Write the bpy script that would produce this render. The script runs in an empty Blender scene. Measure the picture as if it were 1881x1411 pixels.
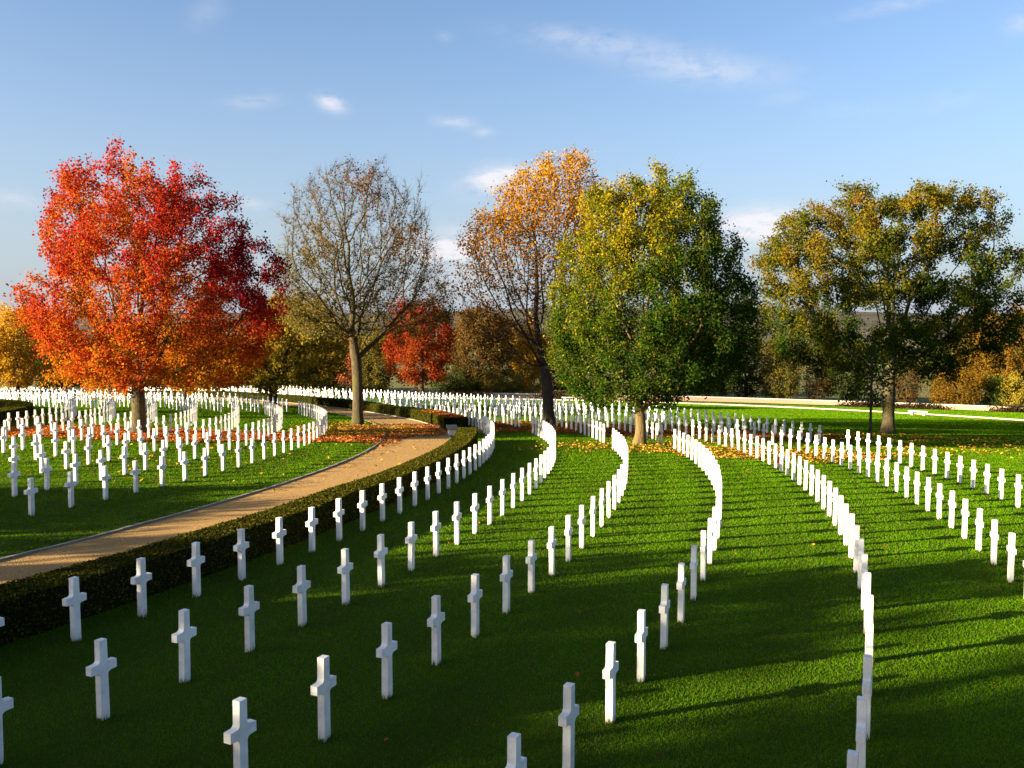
import bpy, bmesh, math, random
import numpy as np
from mathutils import Vector

# ------------------------------------------------------------------ camera, sky, sun
H = 5.1                                   # eye height above the near lawn (m)
FPX, PW, PH, YHOR = 1700.0, 1881.0, 1411.0, 599.8
PITCH = math.atan((PH / 2 - YHOR) / FPX)
scene = bpy.context.scene
COL = scene.collection
cam_d = bpy.data.cameras.new("camera")
cam = bpy.data.objects.new("camera", cam_d)
COL.objects.link(cam)
cam.location = (0, 0, H)
cam.rotation_euler = (math.pi / 2 - PITCH, 0, 0)
cam_d.sensor_width = 36.0
cam_d.lens = 36.0 * FPX / PW
cam_d.clip_start = 0.1
cam_d.clip_end = 20000
scene.camera = cam

SUN_AZ = math.radians(201.5)              # where the sun stands, counter-clockwise from +X
SUN_EL = math.radians(13.0)
sun_vec = Vector((math.cos(SUN_AZ) * math.cos(SUN_EL), math.sin(SUN_AZ) * math.cos(SUN_EL), math.sin(SUN_EL)))
sd = bpy.data.lights.new("sun", 'SUN')
sd.energy = 5.0
sd.angle = math.radians(0.5)
sd.color = (1.0, 0.83, 0.54)
sun = bpy.data.objects.new("sun", sd)
COL.objects.link(sun)
sun.rotation_euler = (-sun_vec).to_track_quat('-Z', 'Y').to_euler()

scene.view_settings.view_transform = 'Standard'
scene.view_settings.look = 'None'
scene.view_settings.exposure = 2.46
scene.view_settings.gamma = 1.0


def pix_dir(px, py):
    u = (px - PW / 2) / FPX
    q = (PH / 2 - py) / FPX
    return Vector((u, math.cos(PITCH) + q * math.sin(PITCH), -math.sin(PITCH) + q * math.cos(PITCH)))


world = bpy.data.worlds.new("World")
scene.world = world
world.use_nodes = True
nt = world.node_tree
for n in list(nt.nodes):
    nt.nodes.remove(n)
W_out = nt.nodes.new('ShaderNodeOutputWorld')
W_bg = nt.nodes.new('ShaderNodeBackground')
sky = nt.nodes.new('ShaderNodeTexSky')
sky.sky_type = 'NISHITA'
sky.sun_disc = False
sky.sun_elevation = SUN_EL
# the sky's sun_rotation runs clockwise from +Y
sky.sun_rotation = (math.pi / 2 - SUN_AZ) % (2 * math.pi)
sky.altitude = 0
sky.air_density = 0.8
sky.dust_density = 2.3
sky.ozone_density = 2.4
W_bg.inputs['Strength'].default_value = 0.052
nt.links.new(W_bg.outputs[0], W_out.inputs[0])

# thin cloud wisps: soft ellipses round fixed compass directions, broken up by noise
CLOUDS = [  # centre in the sky, half-size along and across (radians), tilt, strength
    ((1190, 98), 0.105, 0.013, -0.16, 0.30), ((1300, 135), 0.06, 0.011, -0.1, 0.34), ((1060, 66), 0.05, 0.007, -0.12, 0.22),
    ((608, 189), 0.013, 0.007, -0.25, 0.95), ((462, 186), 0.024, 0.006, 0.1, 0.3),
    ((905, 330), 0.028, 0.012, 0.18, 1.1), ((940, 316), 0.022, 0.005, 0.1, 0.5),
    ((830, 455), 0.032, 0.015, 0.05, 1.5), ((795, 462), 0.03, 0.008, 0.0, 0.7), ((860, 520), 0.05, 0.015, 0.0, 0.35),
    ((1395, 412), 0.036, 0.015, 0.05, 1.3), ((1360, 430), 0.04, 0.012, 0.0, 0.5), ((1440, 400), 0.03, 0.006, 0.1, 0.5),
    ((835, 224), 0.018, 0.006, -0.1, 0.45), ((890, 243), 0.01, 0.004, 0.0, 0.35),
    ((25, 365), 0.022, 0.007, -0.05, 0.4), ((1440, 180), 0.02, 0.006, 0.1, 0.14), ((1745, 185), 0.03, 0.009, 0.15, 0.12),
    ((1650, 8), 0.04, 0.006, 0.1, 0.3), ((1875, 40), 0.012, 0.01, 0.0, 0.35), ((818, 68), 0.008, 0.004, 0.0, 0.2),
    ((455, 375), 0.02, 0.006, 0.0, 0.3), ((1560, 200), 0.03, 0.008, 0.0, 0.12), ((380, 20), 0.02, 0.012, 0.8, 0.15),
]
tc = nt.nodes.new('ShaderNodeTexCoord')


def wmath(op, a, b=None, c=None):
    n = nt.nodes.new('ShaderNodeMath')
    n.operation = op
    for i, v in enumerate((a, b, c)):
        if v is None:
            continue
        if isinstance(v, (int, float)):
            n.inputs[i].default_value = v
        else:
            nt.links.new(v, n.inputs[i])
    return n.outputs[0]


def wdot(vec):
    n = nt.nodes.new('ShaderNodeVectorMath')
    n.operation = 'DOT_PRODUCT'
    nt.links.new(tc.outputs['Generated'], n.inputs[0])
    n.inputs[1].default_value = vec
    return n.outputs['Value']


wn = nt.nodes.new('ShaderNodeTexNoise')
wn.inputs['Scale'].default_value = 38.0
wn.inputs['Detail'].default_value = 6.0
wn.inputs['Roughness'].default_value = 0.62
wmap = nt.nodes.new('ShaderNodeMapping')
wmap.inputs['Scale'].default_value = (1.0, 1.0, 2.2)
nt.links.new(tc.outputs['Generated'], wmap.inputs[0])
nt.links.new(wmap.outputs[0], wn.inputs['Vector'])
total = None
for (pp, a, b, tilt, stren) in CLOUDS:
    c = pix_dir(*pp).normalized()
    r = Vector((0, 0, 1)).cross(c).normalized() * -1
    r = c.cross(Vector((0, 0, 1))).normalized()
    up_ = r.cross(c).normalized()
    ax = r * math.cos(tilt) + up_ * math.sin(tilt)
    ay = up_ * math.cos(tilt) - r * math.sin(tilt)
    da = wdot(ax / a)
    db = wdot(ay / b)
    front = wdot(c)
    d2 = wmath('ADD', wmath('MULTIPLY', da, da), wmath('MULTIPLY', db, db))
    g = wmath('POWER', 2.71828, wmath('MULTIPLY', d2, -0.9))
    g = wmath('MULTIPLY', g, wmath('GREATER_THAN', front, 0.0))
    g = wmath('MULTIPLY', g, stren)
    total = g if total is None else wmath('ADD', total, g)
nz = wmath('MULTIPLY_ADD', wn.outputs['Fac'], 3.6, -1.05)
nz = wmath('MINIMUM', wmath('MAXIMUM', nz, 0.0), 1.0)
mask = wmath('MINIMUM', wmath('MULTIPLY', wmath('MULTIPLY', total, nz), .82), 0.85)
wmix = nt.nodes.new('ShaderNodeMix')
wmix.data_type = 'RGBA'
nt.links.new(mask, wmix.inputs[0])
nt.links.new(sky.outputs[0], wmix.inputs[6])
wmix.inputs[7].default_value = (3.5, 3.35, 3.5, 1)
sepz = nt.nodes.new('ShaderNodeSeparateXYZ')
nt.links.new(tc.outputs['Generated'], sepz.inputs[0])
low = wmath('MULTIPLY_ADD', sepz.outputs['Z'], -1 / .34, 1.0)          # thin high mist that whitens the sky low down
low = wmath('MINIMUM', wmath('MAXIMUM', low, 0.0), 1.0)
low = wmath('MULTIPLY', wmath('POWER', low, 1.7), .9)
wmist = nt.nodes.new('ShaderNodeMix')
wmist.data_type = 'RGBA'
nt.links.new(low, wmist.inputs[0])
nt.links.new(sky.outputs[0], wmist.inputs[6])
wmist.inputs[7].default_value = (2.05, 2.30, 2.60, 1)
nt.links.new(wmist.outputs[2], wmix.inputs[6])
nt.links.new(wmix.outputs[2], W_bg.inputs['Color'])

# ------------------------------------------------------------------ the land
CX, CY = -14.762 * H, 8.75 * H            # centre of the concentric rows


def lift(X):
    t = -X - 11
    return .03 * np.where(t < 2, np.where(t < -2, 0, (t + 2) ** 2 / 8.), np.where(t < 18, t, 18 + 4 * np.tanh((t - 18) / 4.)))


def zt(X, Y):
    """height of the lawn: level by the viewer, then falling away"""
    X = np.asarray(X, float)
    Y = np.asarray(Y, float)
    y = Y / H
    k, y0 = .0022, 10.5
    D = np.where(y < y0, k * np.clip(y, 0, None) ** 2, k * y0 * y0 + 2 * k * y0 * (y - y0))
    x = X / H
    a = np.abs(x)
    return H * (-D - .0109 * x - .001643 * np.where(a < 6, a * a, 36 + 12 * (a - 6))) + lift(X)


def Z(x, y):
    return float(zt(x, y))


def proj(X, Y, Zz):
    Zr = np.asarray(Zz) - H
    d = Y * math.cos(PITCH) - Zr * math.sin(PITCH)
    v = Y * math.sin(PITCH) + Zr * math.cos(PITCH)
    return PW / 2 + FPX * X / d, PH / 2 - FPX * v / d, d


def at(px, py, Y):
    """the point at depth Y seen in direction (px, py)"""
    d = pix_dir(px, py)
    s = Y / d.y
    return d.x * s, Y, H + d.z * s


def polar(R, th):
    return CX + R * np.cos(th), CY + R * np.sin(th)


# ------------------------------------------------------------------ helpers
def tag(o, label=None, cat=None, group=None, kind=None):
    if label:
        o['label'] = label
    if cat:
        o['category'] = cat
    if group:
        o['group'] = group
    if kind:
        o['kind'] = kind
    return o


def empty(name, loc):
    o = bpy.data.objects.new(name, None)
    o.empty_display_size = 0.3
    o.location = loc
    COL.objects.link(o)
    return o


def link_mesh(name, me, mat=None, parent=None, loc=None):
    o = bpy.data.objects.new(name, me)
    if mat is not None and not me.materials:
        me.materials.append(mat)
    COL.objects.link(o)
    if parent is not None:
        o.parent = parent
    if loc is not None:
        o.location = loc
    return o


def np_mesh(name, verts, faces, smooth=False, colors=None):
    """verts (n,3), faces (m,k) with one k"""
    verts = np.asarray(verts, np.float32)
    faces = np.asarray(faces, np.int32)
    me = bpy.data.meshes.new(name)
    nv, (nf, k) = len(verts), faces.shape
    me.vertices.add(nv)
    me.vertices.foreach_set('co', verts.ravel())
    me.loops.add(nf * k)
    me.loops.foreach_set('vertex_index', faces.ravel())
    me.polygons.add(nf)
    me.polygons.foreach_set('loop_start', np.arange(0, nf * k, k, dtype=np.int32))
    me.polygons.foreach_set('use_smooth', np.full(nf, smooth, bool))
    if colors is not None:
        at_ = me.color_attributes.new('tint', 'FLOAT_COLOR', 'POINT')
        c = np.ones((nv, 4), np.float32)
        c[:, :3] = colors
        at_.data.foreach_set('color', c.ravel())
    me.update(calc_edges=True)
    me.validate()
    return me


def bm_mesh(name, bm, smooth=False):
    bmesh.ops.recalc_face_normals(bm, faces=bm.faces)
    me = bpy.data.meshes.new(name)
    bm.to_mesh(me)
    bm.free()
    for p in me.polygons:
        p.use_smooth = smooth
    return me


def add_box(bm, c, s, rz=0.0, bevel=0.0):
    r = bmesh.ops.create_cube(bm, size=1.0)
    vs = r['verts']
    ca, sa = math.cos(rz), math.sin(rz)
    for v in vs:
        x, y, z = v.co.x * s[0], v.co.y * s[1], v.co.z * s[2]
        v.co = (c[0] + x * ca - y * sa, c[1] + x * sa + y * ca, c[2] + z)
    if bevel:
        es = list({e for v in vs for e in v.link_edges})
        bmesh.ops.bevel(bm, geom=es, offset=bevel, segments=2, affect='EDGES')


class NT:
    """small wrapper for writing node materials"""
    def __init__(self, name):
        self.m = bpy.data.materials.new(name)
        self.m.use_nodes = True
        self.t = self.m.node_tree
        for n in list(self.t.nodes):
            self.t.nodes.remove(n)
        self.out = self.t.nodes.new('ShaderNodeOutputMaterial')

    def n(self, typ, **kw):
        nd = self.t.nodes.new(typ)
        for k, v in kw.items():
            if k.startswith('i_'):
                key = k[2:].replace('_', ' ')
                nd.inputs[key].default_value = v
            else:
                setattr(nd, k, v)
        return nd

    def l(self, a, b):
        self.t.links.new(a, b)

    def noise(self, vec, scale, detail=4, rough=.6):
        nd = self.n('ShaderNodeTexNoise')
        nd.inputs['Scale'].default_value = scale
        nd.inputs['Detail'].default_value = detail
        nd.inputs['Roughness'].default_value = rough
        self.l(vec, nd.inputs['Vector'])
        return nd.outputs['Fac']

    def ramp(self, fac, stops):
        nd = self.n('ShaderNodeValToRGB')
        el = nd.color_ramp.elements
        while len(el) < len(stops):
            el.new(0.5)
        for e, (p, c) in zip(el, stops):
            e.position = p
            e.color = (*c, 1)
        self.l(fac, nd.inputs[0])
        return nd.outputs[0]

    def mix(self, fac, a, b, mode='MIX'):
        nd = self.n('ShaderNodeMix', data_type='RGBA', blend_type=mode)
        for s, v in ((0, fac), (6, a), (7, b)):
            if isinstance(v, (int, float)):
                nd.inputs[s].default_value = v
            elif isinstance(v, tuple):
                nd.inputs[s].default_value = (*v, 1)
            else:
                self.l(v, nd.inputs[s])
        return nd.outputs[2]

    def obj(self):
        return self.n('ShaderNodeTexCoord').outputs['Object']

    def pos(self):
        return self.n('ShaderNodeNewGeometry').outputs['Position']

    def bump(self, h, strength, dist):
        nd = self.n('ShaderNodeBump')
        nd.inputs['Strength'].default_value = strength
        nd.inputs['Distance'].default_value = dist
        self.l(h, nd.inputs['Height'])
        return nd.outputs[0]

    def principled(self, col, rough=.8, bump=None, spec=.3):
        nd = self.n('ShaderNodeBsdfPrincipled')
        if isinstance(col, tuple):
            nd.inputs['Base Color'].default_value = (*col, 1)
        else:
            self.l(col, nd.inputs['Base Color'])
        nd.inputs['Roughness'].default_value = rough
        nd.inputs['Specular IOR Level'].default_value = spec
        if bump is not None:
            self.l(bump, nd.inputs['Normal'])
        self.l(nd.outputs[0], self.out.inputs[0])
        return nd


def mat_leaf(name, transl=.35, gain=1.0):
    t = NT(name)
    a = t.n('ShaderNodeAttribute', attribute_name='tint').outputs['Color']
    d = t.n('ShaderNodeBsdfDiffuse')
    tr = t.n('ShaderNodeBsdfTranslucent')
    t.l(a, d.inputs['Color'])
    g = t.mix(1.0, a, (1.25 * gain, 1.15 * gain, .7 * gain), 'MULTIPLY')
    t.l(g, tr.inputs['Color'])
    mx = t.n('ShaderNodeMixShader')
    mx.inputs[0].default_value = transl
    t.l(d.outputs[0], mx.inputs[1])
    t.l(tr.outputs[0], mx.inputs[2])
    t.l(mx.outputs[0], t.out.inputs[0])
    return t.m


def mat_bark(name, c1, c2, moss=None):
    t = NT(name)
    p = t.pos()
    mp = t.n('ShaderNodeMapping')
    mp.inputs['Scale'].default_value = (1, 1, .22)
    t.l(p, mp.inputs[0])
    f = t.noise(mp.outputs[0], 14, 6, .7)
    f2 = t.noise(p, 1.6, 3)
    col = t.ramp(f, [(.3, c1), (.7, c2)])
    if moss:
        m = t.n('ShaderNodeMapRange')
        m.inputs[1].default_value = .48
        m.inputs[2].default_value = .7
        t.l(f2, m.inputs[0])
        col = t.mix(m.outputs[0], col, moss)
    t.principled(col, .95, t.bump(f, .9, .06), .1)
    return t.m


# materials -------------------------------------------------------
t = NT('lawn_turf')
p = t.pos()
f1 = t.noise(p, .35, 4)
f2 = t.noise(p, 55, 4, .8)
f3 = t.noise(p, 4, 4)
c = t.mix(f1, (.024, .055, .002), (.048, .085, .002))
c = t.mix(t.ramp(f3, [(.35, (0, 0, 0)), (.7, (1, 1, 1))]), c, (.04, .075, .002))
c = t.mix(.5, c, t.mix(f2, (.010, .022, .002), (.07, .10, .004)))
t.principled(c, .9, t.bump(f2, 1.0, .05), .1)
M_LAWN = t.m

t = NT('countryside')
p = t.pos()
f1 = t.noise(p, .012, 3)
f2 = t.noise(p, .25, 5, .7)
c = t.ramp(f1, [(.35, (.085, .115, .025)), (.5, (.17, .155, .065)), (.65, (.115, .135, .035))])
c = t.mix(t.ramp(f2, [(.4, (0, 0, 0)), (.75, (1, 1, 1))]), c, (.09, .075, .035))
f3 = t.noise(p, .011, 8, .8)
hc = t.ramp(f3, [(.40, (.035, .036, .030)), (.49, (.10, .08, .07)), (.54, (.07, .075, .045)), (.60, (.13, .10, .085)), (.68, (.10, .11, .05))])
sp = t.n('ShaderNodeSeparateXYZ')
t.l(p, sp.inputs[0])
mr = t.n('ShaderNodeMapRange')
mr.inputs[1].default_value = 420
mr.inputs[2].default_value = 620
t.l(sp.outputs['Y'], mr.inputs[0])
c = t.mix(mr.outputs[0], c, hc)
t.principled(c, .95, t.bump(f2, .8, .3), .05)
M_FIELD = t.m

t = NT('gravel')
p = t.pos()
f1 = t.noise(p, 26, 6, .85)
f2 = t.noise(p, 1.2, 4)
v = t.n('ShaderNodeTexVoronoi')
v.inputs['Scale'].default_value = 42
t.l(p, v.inputs['Vector'])
c = t.ramp(f1, [(.32, (.12, .065, .022)), (.52, (.38, .225, .080)), (.70, (.64, .44, .205))])
c = t.mix(t.ramp(f2, [(.4, (0, 0, 0)), (.8, (.5, .5, .5))]), c, (.28, .165, .065))
t.principled(c, .95, t.bump(v.outputs['Distance'], .9, .03), .1)
M_GRAVEL = t.m

t = NT('kerb_stone')
p = t.pos()
f1 = t.noise(p, 6, 5, .7)
c = t.ramp(f1, [(.3, (.15, .135, .11)), (.7, (.27, .245, .205))])
t.principled(c, .85, t.bump(f1, .3, .02), .2)
M_KERB = t.m

t = NT('white_marble')
p = t.obj()
oi = t.n('ShaderNodeObjectInfo').outputs['Random']
mp = t.n('ShaderNodeVectorMath', operation='ADD')
sc_ = t.n('ShaderNodeCombineXYZ')
t.l(t.n('ShaderNodeMath', operation='MULTIPLY').outputs[0], sc_.inputs[0])
mm = sc_.inputs[0].links[0].from_node
t.l(oi, mm.inputs[0])
mm.inputs[1].default_value = 40
t.l(p, mp.inputs[0])
t.l(sc_.outputs[0], mp.inputs[1])
f1 = t.noise(mp.outputs[0], 5, 6, .65)
f2 = t.noise(mp.outputs[0], 28, 5, .7)
c = t.ramp(f1, [(.3, (.58, .56, .54)), (.6, (.73, .72, .70))])
stm = t.n('ShaderNodeMapping')
stm.inputs['Scale'].default_value = (26, 26, 1.6)
t.l(mp.outputs[0], stm.inputs[0])
f3 = t.noise(stm.outputs[0], 1.0, 4, .7)
c = t.mix(t.ramp(f3, [(.55, (0, 0, 0)), (.8, (.55, .55, .55))]), c, (.40, .38, .36))       # grey rain streaks
tone = t.n('ShaderNodeMapRange')
tone.inputs[3].default_value = .88
tone.inputs[4].default_value = 1.06
t.l(oi, tone.inputs[0])
tv = t.n('ShaderNodeVectorMath', operation='SCALE')
t.l(c, tv.inputs[0])
t.l(tone.outputs[0], tv.inputs['Scale'])
c = tv.outputs[0]
sp = t.n('ShaderNodeSeparateXYZ')
t.l(p, sp.inputs[0])
mr = t.n('ShaderNodeMapRange')                     # soil splashes on the foot of the shaft
mr.inputs[1].default_value = .02
mr.inputs[2].default_value = .16
mr.inputs[3].default_value = .75
mr.inputs[4].default_value = 0
t.l(sp.outputs['Z'], mr.inputs[0])
dm = t.n('ShaderNodeMath', operation='MULTIPLY')
t.l(mr.outputs[0], dm.inputs[0])
t.l(f2, dm.inputs[1])
c = t.mix(dm.outputs[0], c, (.30, .29, .20))
t.principled(c, .55, t.bump(f2, .12, .01), .35)
M_MARBLE = t.m

t = NT('wall_brick')
p = t.pos()
f1 = t.noise(p, 9, 5, .7)
c = t.ramp(f1, [(.3, (.34, .20, .13)), (.7, (.50, .33, .22))])
t.principled(c, .9, t.bump(f1, .4, .03), .1)
M_WALL = t.m

t = NT('coping_stone')
p = t.pos()
f1 = t.noise(p, 3, 4, .7)
c = t.ramp(f1, [(.3, (.52, .46, .38)), (.7, (.68, .62, .54))])
t.principled(c, .85, t.bump(f1, .2, .02), .2)
M_COPE = t.m

t = NT('hedge_core')
p = t.pos()
f1 = t.noise(p, 25, 5, .8)
c = t.ramp(f1, [(.35, (.005, .009, .002)), (.7, (.018, .024, .005))])
t.principled(c, .95, t.bump(f1, 1, .06), .05)
M_HEDGE = t.m

M_LEAF = mat_leaf('autumn_leaf', .38)
M_LITTER = mat_leaf('fallen_leaf', .12)
M_BOX = mat_leaf('hedge_leaf', .22)
M_BLADE = mat_leaf('grass_blade', .42, 1.0)
M_BARK = mat_bark('grey_bark', (.030, .024, .015), (.10, .080, .048), (.085, .078, .022))
M_BARK_DK = mat_bark('dark_bark', (.022, .017, .013), (.07, .055, .042))
M_BARK_PALE = mat_bark('pale_bark', (.16, .13, .08), (.33, .28, .18), (.20, .18, .07))
M_BARK_TAN = mat_bark('tan_bark', (.06, .042, .018), (.17, .12, .055), (.12, .09, .028))
M_TWIG = mat_bark('twig_bark', (.07, .05, .03), (.15, .11, .065))

# ------------------------------------------------------------------ lawn, country beyond, paths
def grid_mesh(name, xs, ys, zf):
    gx, gy = np.meshgrid(xs, ys)
    v = np.c_[gx.ravel(), gy.ravel(), zf(gx, gy).ravel()]
    nx, ny = len(xs), len(ys)
    i = np.arange(ny - 1)[:, None] * nx + np.arange(nx - 1)[None, :]
    f = np.stack([i, i + 1, i + nx + 1, i + nx], -1).reshape(-1, 4)
    return np_mesh(name, v, f, True)


LAWN_FAR = 134.0
lawn = link_mesh('lawn', grid_mesh('lawn', np.arange(-110, 111, 1.0), np.arange(-30, LAWN_FAR + .1, 1.0), zt), M_LAWN)
tag(lawn, 'mown green lawn under the white crosses', 'lawn', kind='structure')


def field_z(X, Y):
    base = zt(np.clip(X, -110, 110), np.clip(Y, -30, 132.0)) - .35
    far = np.clip((Y - 132) / 100., 0, 1)
    t = np.clip((Y - 132) / 260., 0, 1)
    z = base - 1.2 * t * (1 - .3 * t) + far * 1.2 * np.sin(X / 90. + 1) * np.sin(Y / 120.)
    r = np.clip((Y - 330) / 1100., 0, 1)
    r = r * r * (3 - 2 * r)
    return z + r * (33 + 7 * np.sin(X / 330. + .8) + 3.5 * np.sin(X / 120.) + 1.6 * np.sin(X / 37.))


xs = np.concatenate([np.arange(-3000, -300, 60.), np.arange(-300, 301, 10.), np.arange(360, 3001, 60.)])
ys = np.concatenate([np.arange(-1500, -60, 100.), np.arange(-60, 400, 8.), np.arange(400, 2600, 40.)])
fld = link_mesh('countryside', grid_mesh('countryside', xs, ys, field_z), M_FIELD)
tag(fld, 'pale fields and wooded hills beyond the low boundary wall', 'countryside', kind='structure')


def ring_strip(name, R0, R1, a0, a1, n, mat, z0, thick=0.0, label=None, cat=None, kind=None, parent=None):
    th = np.linspace(a0, a1, n)
    m = max(2, int((R1 - R0) / .5) + 1)
    rs = np.linspace(R0, R1, m)
    T_, R_ = np.meshgrid(th, rs)
    X, Y = polar(R_, T_)
    v = np.c_[X.ravel(), Y.ravel(), (zt(X, Y) + z0).ravel()]
    i = np.arange(m - 1)[:, None] * n + np.arange(n - 1)[None, :]
    f = np.stack([i, i + n, i + n + 1, i + 1], -1).reshape(-1, 4)
    if thick:
        k = len(v)
        lo = v.copy()
        lo[:, 2] -= thick
        sides = []
        for row in (0, m - 1):
            j = row * n + np.arange(n - 1)
            sides.append(np.stack([j, j + 1, j + 1 + k, j + k], -1))
        v = np.r_[v, lo]
        f = np.r_[f, *sides]
    o = link_mesh(name, np_mesh(name, v, f, not thick), mat, parent)
    return tag(o, label, cat, kind=kind)


A0, A1 = math.radians(-36), math.radians(106)
PATH_IN, PATH_OUT = 68.55, 72.05
path = ring_strip('gravel_path', PATH_IN - .02, PATH_OUT + .02, A0, A1, 600, M_GRAVEL, .012, 0,
                  'curving tan gravel path between the two lawns', 'path', 'structure')


def kerb(name, R0, R1, label):
    """a row of long kerb stones with open joints, each a little out of line"""
    rnd = random.Random(int(R0 * 10))
    V, F = [], []
    a = A0
    while a < A1:
        L = rnd.uniform(1.1, 1.5) / R0
        g = .012 / R0
        top = .055 + rnd.uniform(-.008, .008)
        dr = rnd.uniform(-.008, .008)
        for k in range(3):
            th = a + g + (L - 2 * g) * k / 2
            for rr in (R0 + dr, R1 + dr):
                x, y = polar(rr, th)
                z = Z(x, y)
                V.append((x, y, z + top))
                V.append((x, y, z - .1))
        b = len(V) - 12
        for k in range(2):
            q = b + 4 * k
            F += [(q, q + 2, q + 6, q + 4), (q, q + 4, q + 5, q + 1), (q + 2, q + 3, q + 7, q + 6)]
        F += [(b, b + 1, b + 3, b + 2), (b + 8, b + 10, b + 11, b + 9)]
        a += L
    o = link_mesh(name, np_mesh(name, V, F), M_KERB)
    return tag(o, label, 'kerb', kind='structure')


kerb('kerb', 68.45, 68.55, 'pale stone kerb between the left lawn and the gravel path')
kerb('kerb', 72.05, 72.19, 'pale stone kerb between the gravel path and the clipped hedge')

# far path before the wall, and the wall
FAR_PATH = [(-70, 117.5), (-40, 118.8), (-17, 119.0), (0, 117.0), (14, 114.6), (27, 111.0), (34, 107.8), (41, 103.2), (46, 97.5), (50.5, 90), (56, 79), (62, 66), (68, 50)]
WALL_LN = [(-75, 117.5), (-45, 121.0), (-17, 123.6), (5, 124.2), (30, 126.4), (45, 126.2), (56, 124.4), (67, 121.2), (80, 115.5), (95, 106)]


def smooth_line(pts, n):
    pts = np.array(pts, float)
    t = np.r_[0, np.cumsum(np.hypot(*np.diff(pts, axis=0).T))]
    tt = np.linspace(0, t[-1], n)
    x = np.interp(tt, t, pts[:, 0])
    y = np.interp(tt, t, pts[:, 1])
    k = np.ones(21) / 21
    xp = np.convolve(np.r_[[x[0]] * 10, x, [x[-1]] * 10], k, 'valid')
    yp = np.convolve(np.r_[[y[0]] * 10, y, [y[-1]] * 10], k, 'valid')
    return np.c_[xp, yp]


def ribbon(name, line, o0, o1, z0, mat, thick=0.0, parent=None, label=None, cat=None, kind=None):
    d = np.gradient(line, axis=0)
    d /= np.hypot(*d.T)[:, None]
    nrm = np.c_[-d[:, 1], d[:, 0]]
    a, b = line + nrm * o0, line + nrm * o1
    n = len(line)
    za = zt(a[:, 0], a[:, 1]) + z0
    zb = zt(b[:, 0], b[:, 1]) + z0
    if thick:
        za = zb = np.maximum(za, zb)
    V = [np.c_[a, za], np.c_[b, zb]]
    i = np.arange(n - 1)
    F = [np.stack([i, i + 1, i + 1 + n, i + n], -1)]
    if thick:
        V += [np.c_[a, za - thick], np.c_[b, zb - thick]]
        F += [np.stack([i, i + 2 * n, i + 1 + 2 * n, i + 1], -1), np.stack([i + n, i + 1 + n, i + 1 + 3 * n, i + 3 * n], -1)]
        e = n - 1
        F += [np.array([[0, n, 3 * n, 2 * n], [e, e + 2 * n, e + 3 * n, e + n]])]
    o = link_mesh(name, np_mesh(name, np.vstack(V), np.vstack(F)), mat, parent)
    return tag(o, label, cat, kind=kind)


fp = smooth_line(FAR_PATH, 300)
ribbon('gravel_path', fp, -1.3, 1.3, .014, M_GRAVEL, 0, None, 'tan gravel walk crossing the lawn in front of the boundary wall', 'path', 'structure')
ribbon('kerb', fp, 1.3, 1.62, .09, M_COPE, .25, None, 'pale stone edging along the far side of the gravel walk', 'kerb', 'structure')
wl = smooth_line(WALL_LN, 300)
wall = empty('boundary_wall', (5, 124.2, Z(5, 124.2)))
tag(wall, 'low tan boundary wall with pale coping along the far edge of the lawn', 'wall')
WLOC = np.array(wall.location)


def under(o, par):
    """parent o to par without moving it"""
    o.parent = par
    o.matrix_parent_inverse = par.matrix_world.inverted() if par.parent else __import__('mathutils').Matrix.Translation(-Vector(par.location))
    return o


under(ribbon('wall_face', wl, -.16, .16, .50, M_WALL, .9), wall)
under(ribbon('coping', wl, -.22, .22, .64, M_COPE, .135), wall)


# ------------------------------------------------------------------ leaves as small folded faces
def leaf_quads(P, size, rng, up_bias=.35, flat=0.0, aspect=.8):
    """P (n,3) leaf centres, returns vertices (4n,3) and faces (2n,3)"""
    n = len(P)
    nrm = rng.normal(size=(n, 3))
    nrm[:, 2] = nrm[:, 2] * (1 - flat) + np.sign(rng.random(n) - .1) * flat * 2.5 + up_bias
    nrm /= np.linalg.norm(nrm, axis=1)[:, None]
    r = rng.normal(size=(n, 3))
    u = np.cross(nrm, r)
    u /= np.linalg.norm(u, axis=1)[:, None]
    w = np.cross(nrm, u)
    s = (size * (.65 + .7 * rng.random(n)))[:, None]
    a = P - u * s * .5
    b = P + u * s * .5
    c = P + w * s * .5 * aspect + nrm * s * .12
    d = P - w * s * .5 * aspect + nrm * s * .12
    V = np.stack([a, d, b, c], 1).reshape(-1, 3)
    i = np.arange(n)[:, None] * 4
    F = np.concatenate([i + [0, 1, 2], i + [0, 2, 3]], 1).reshape(-1, 3)
    return V, F


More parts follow.
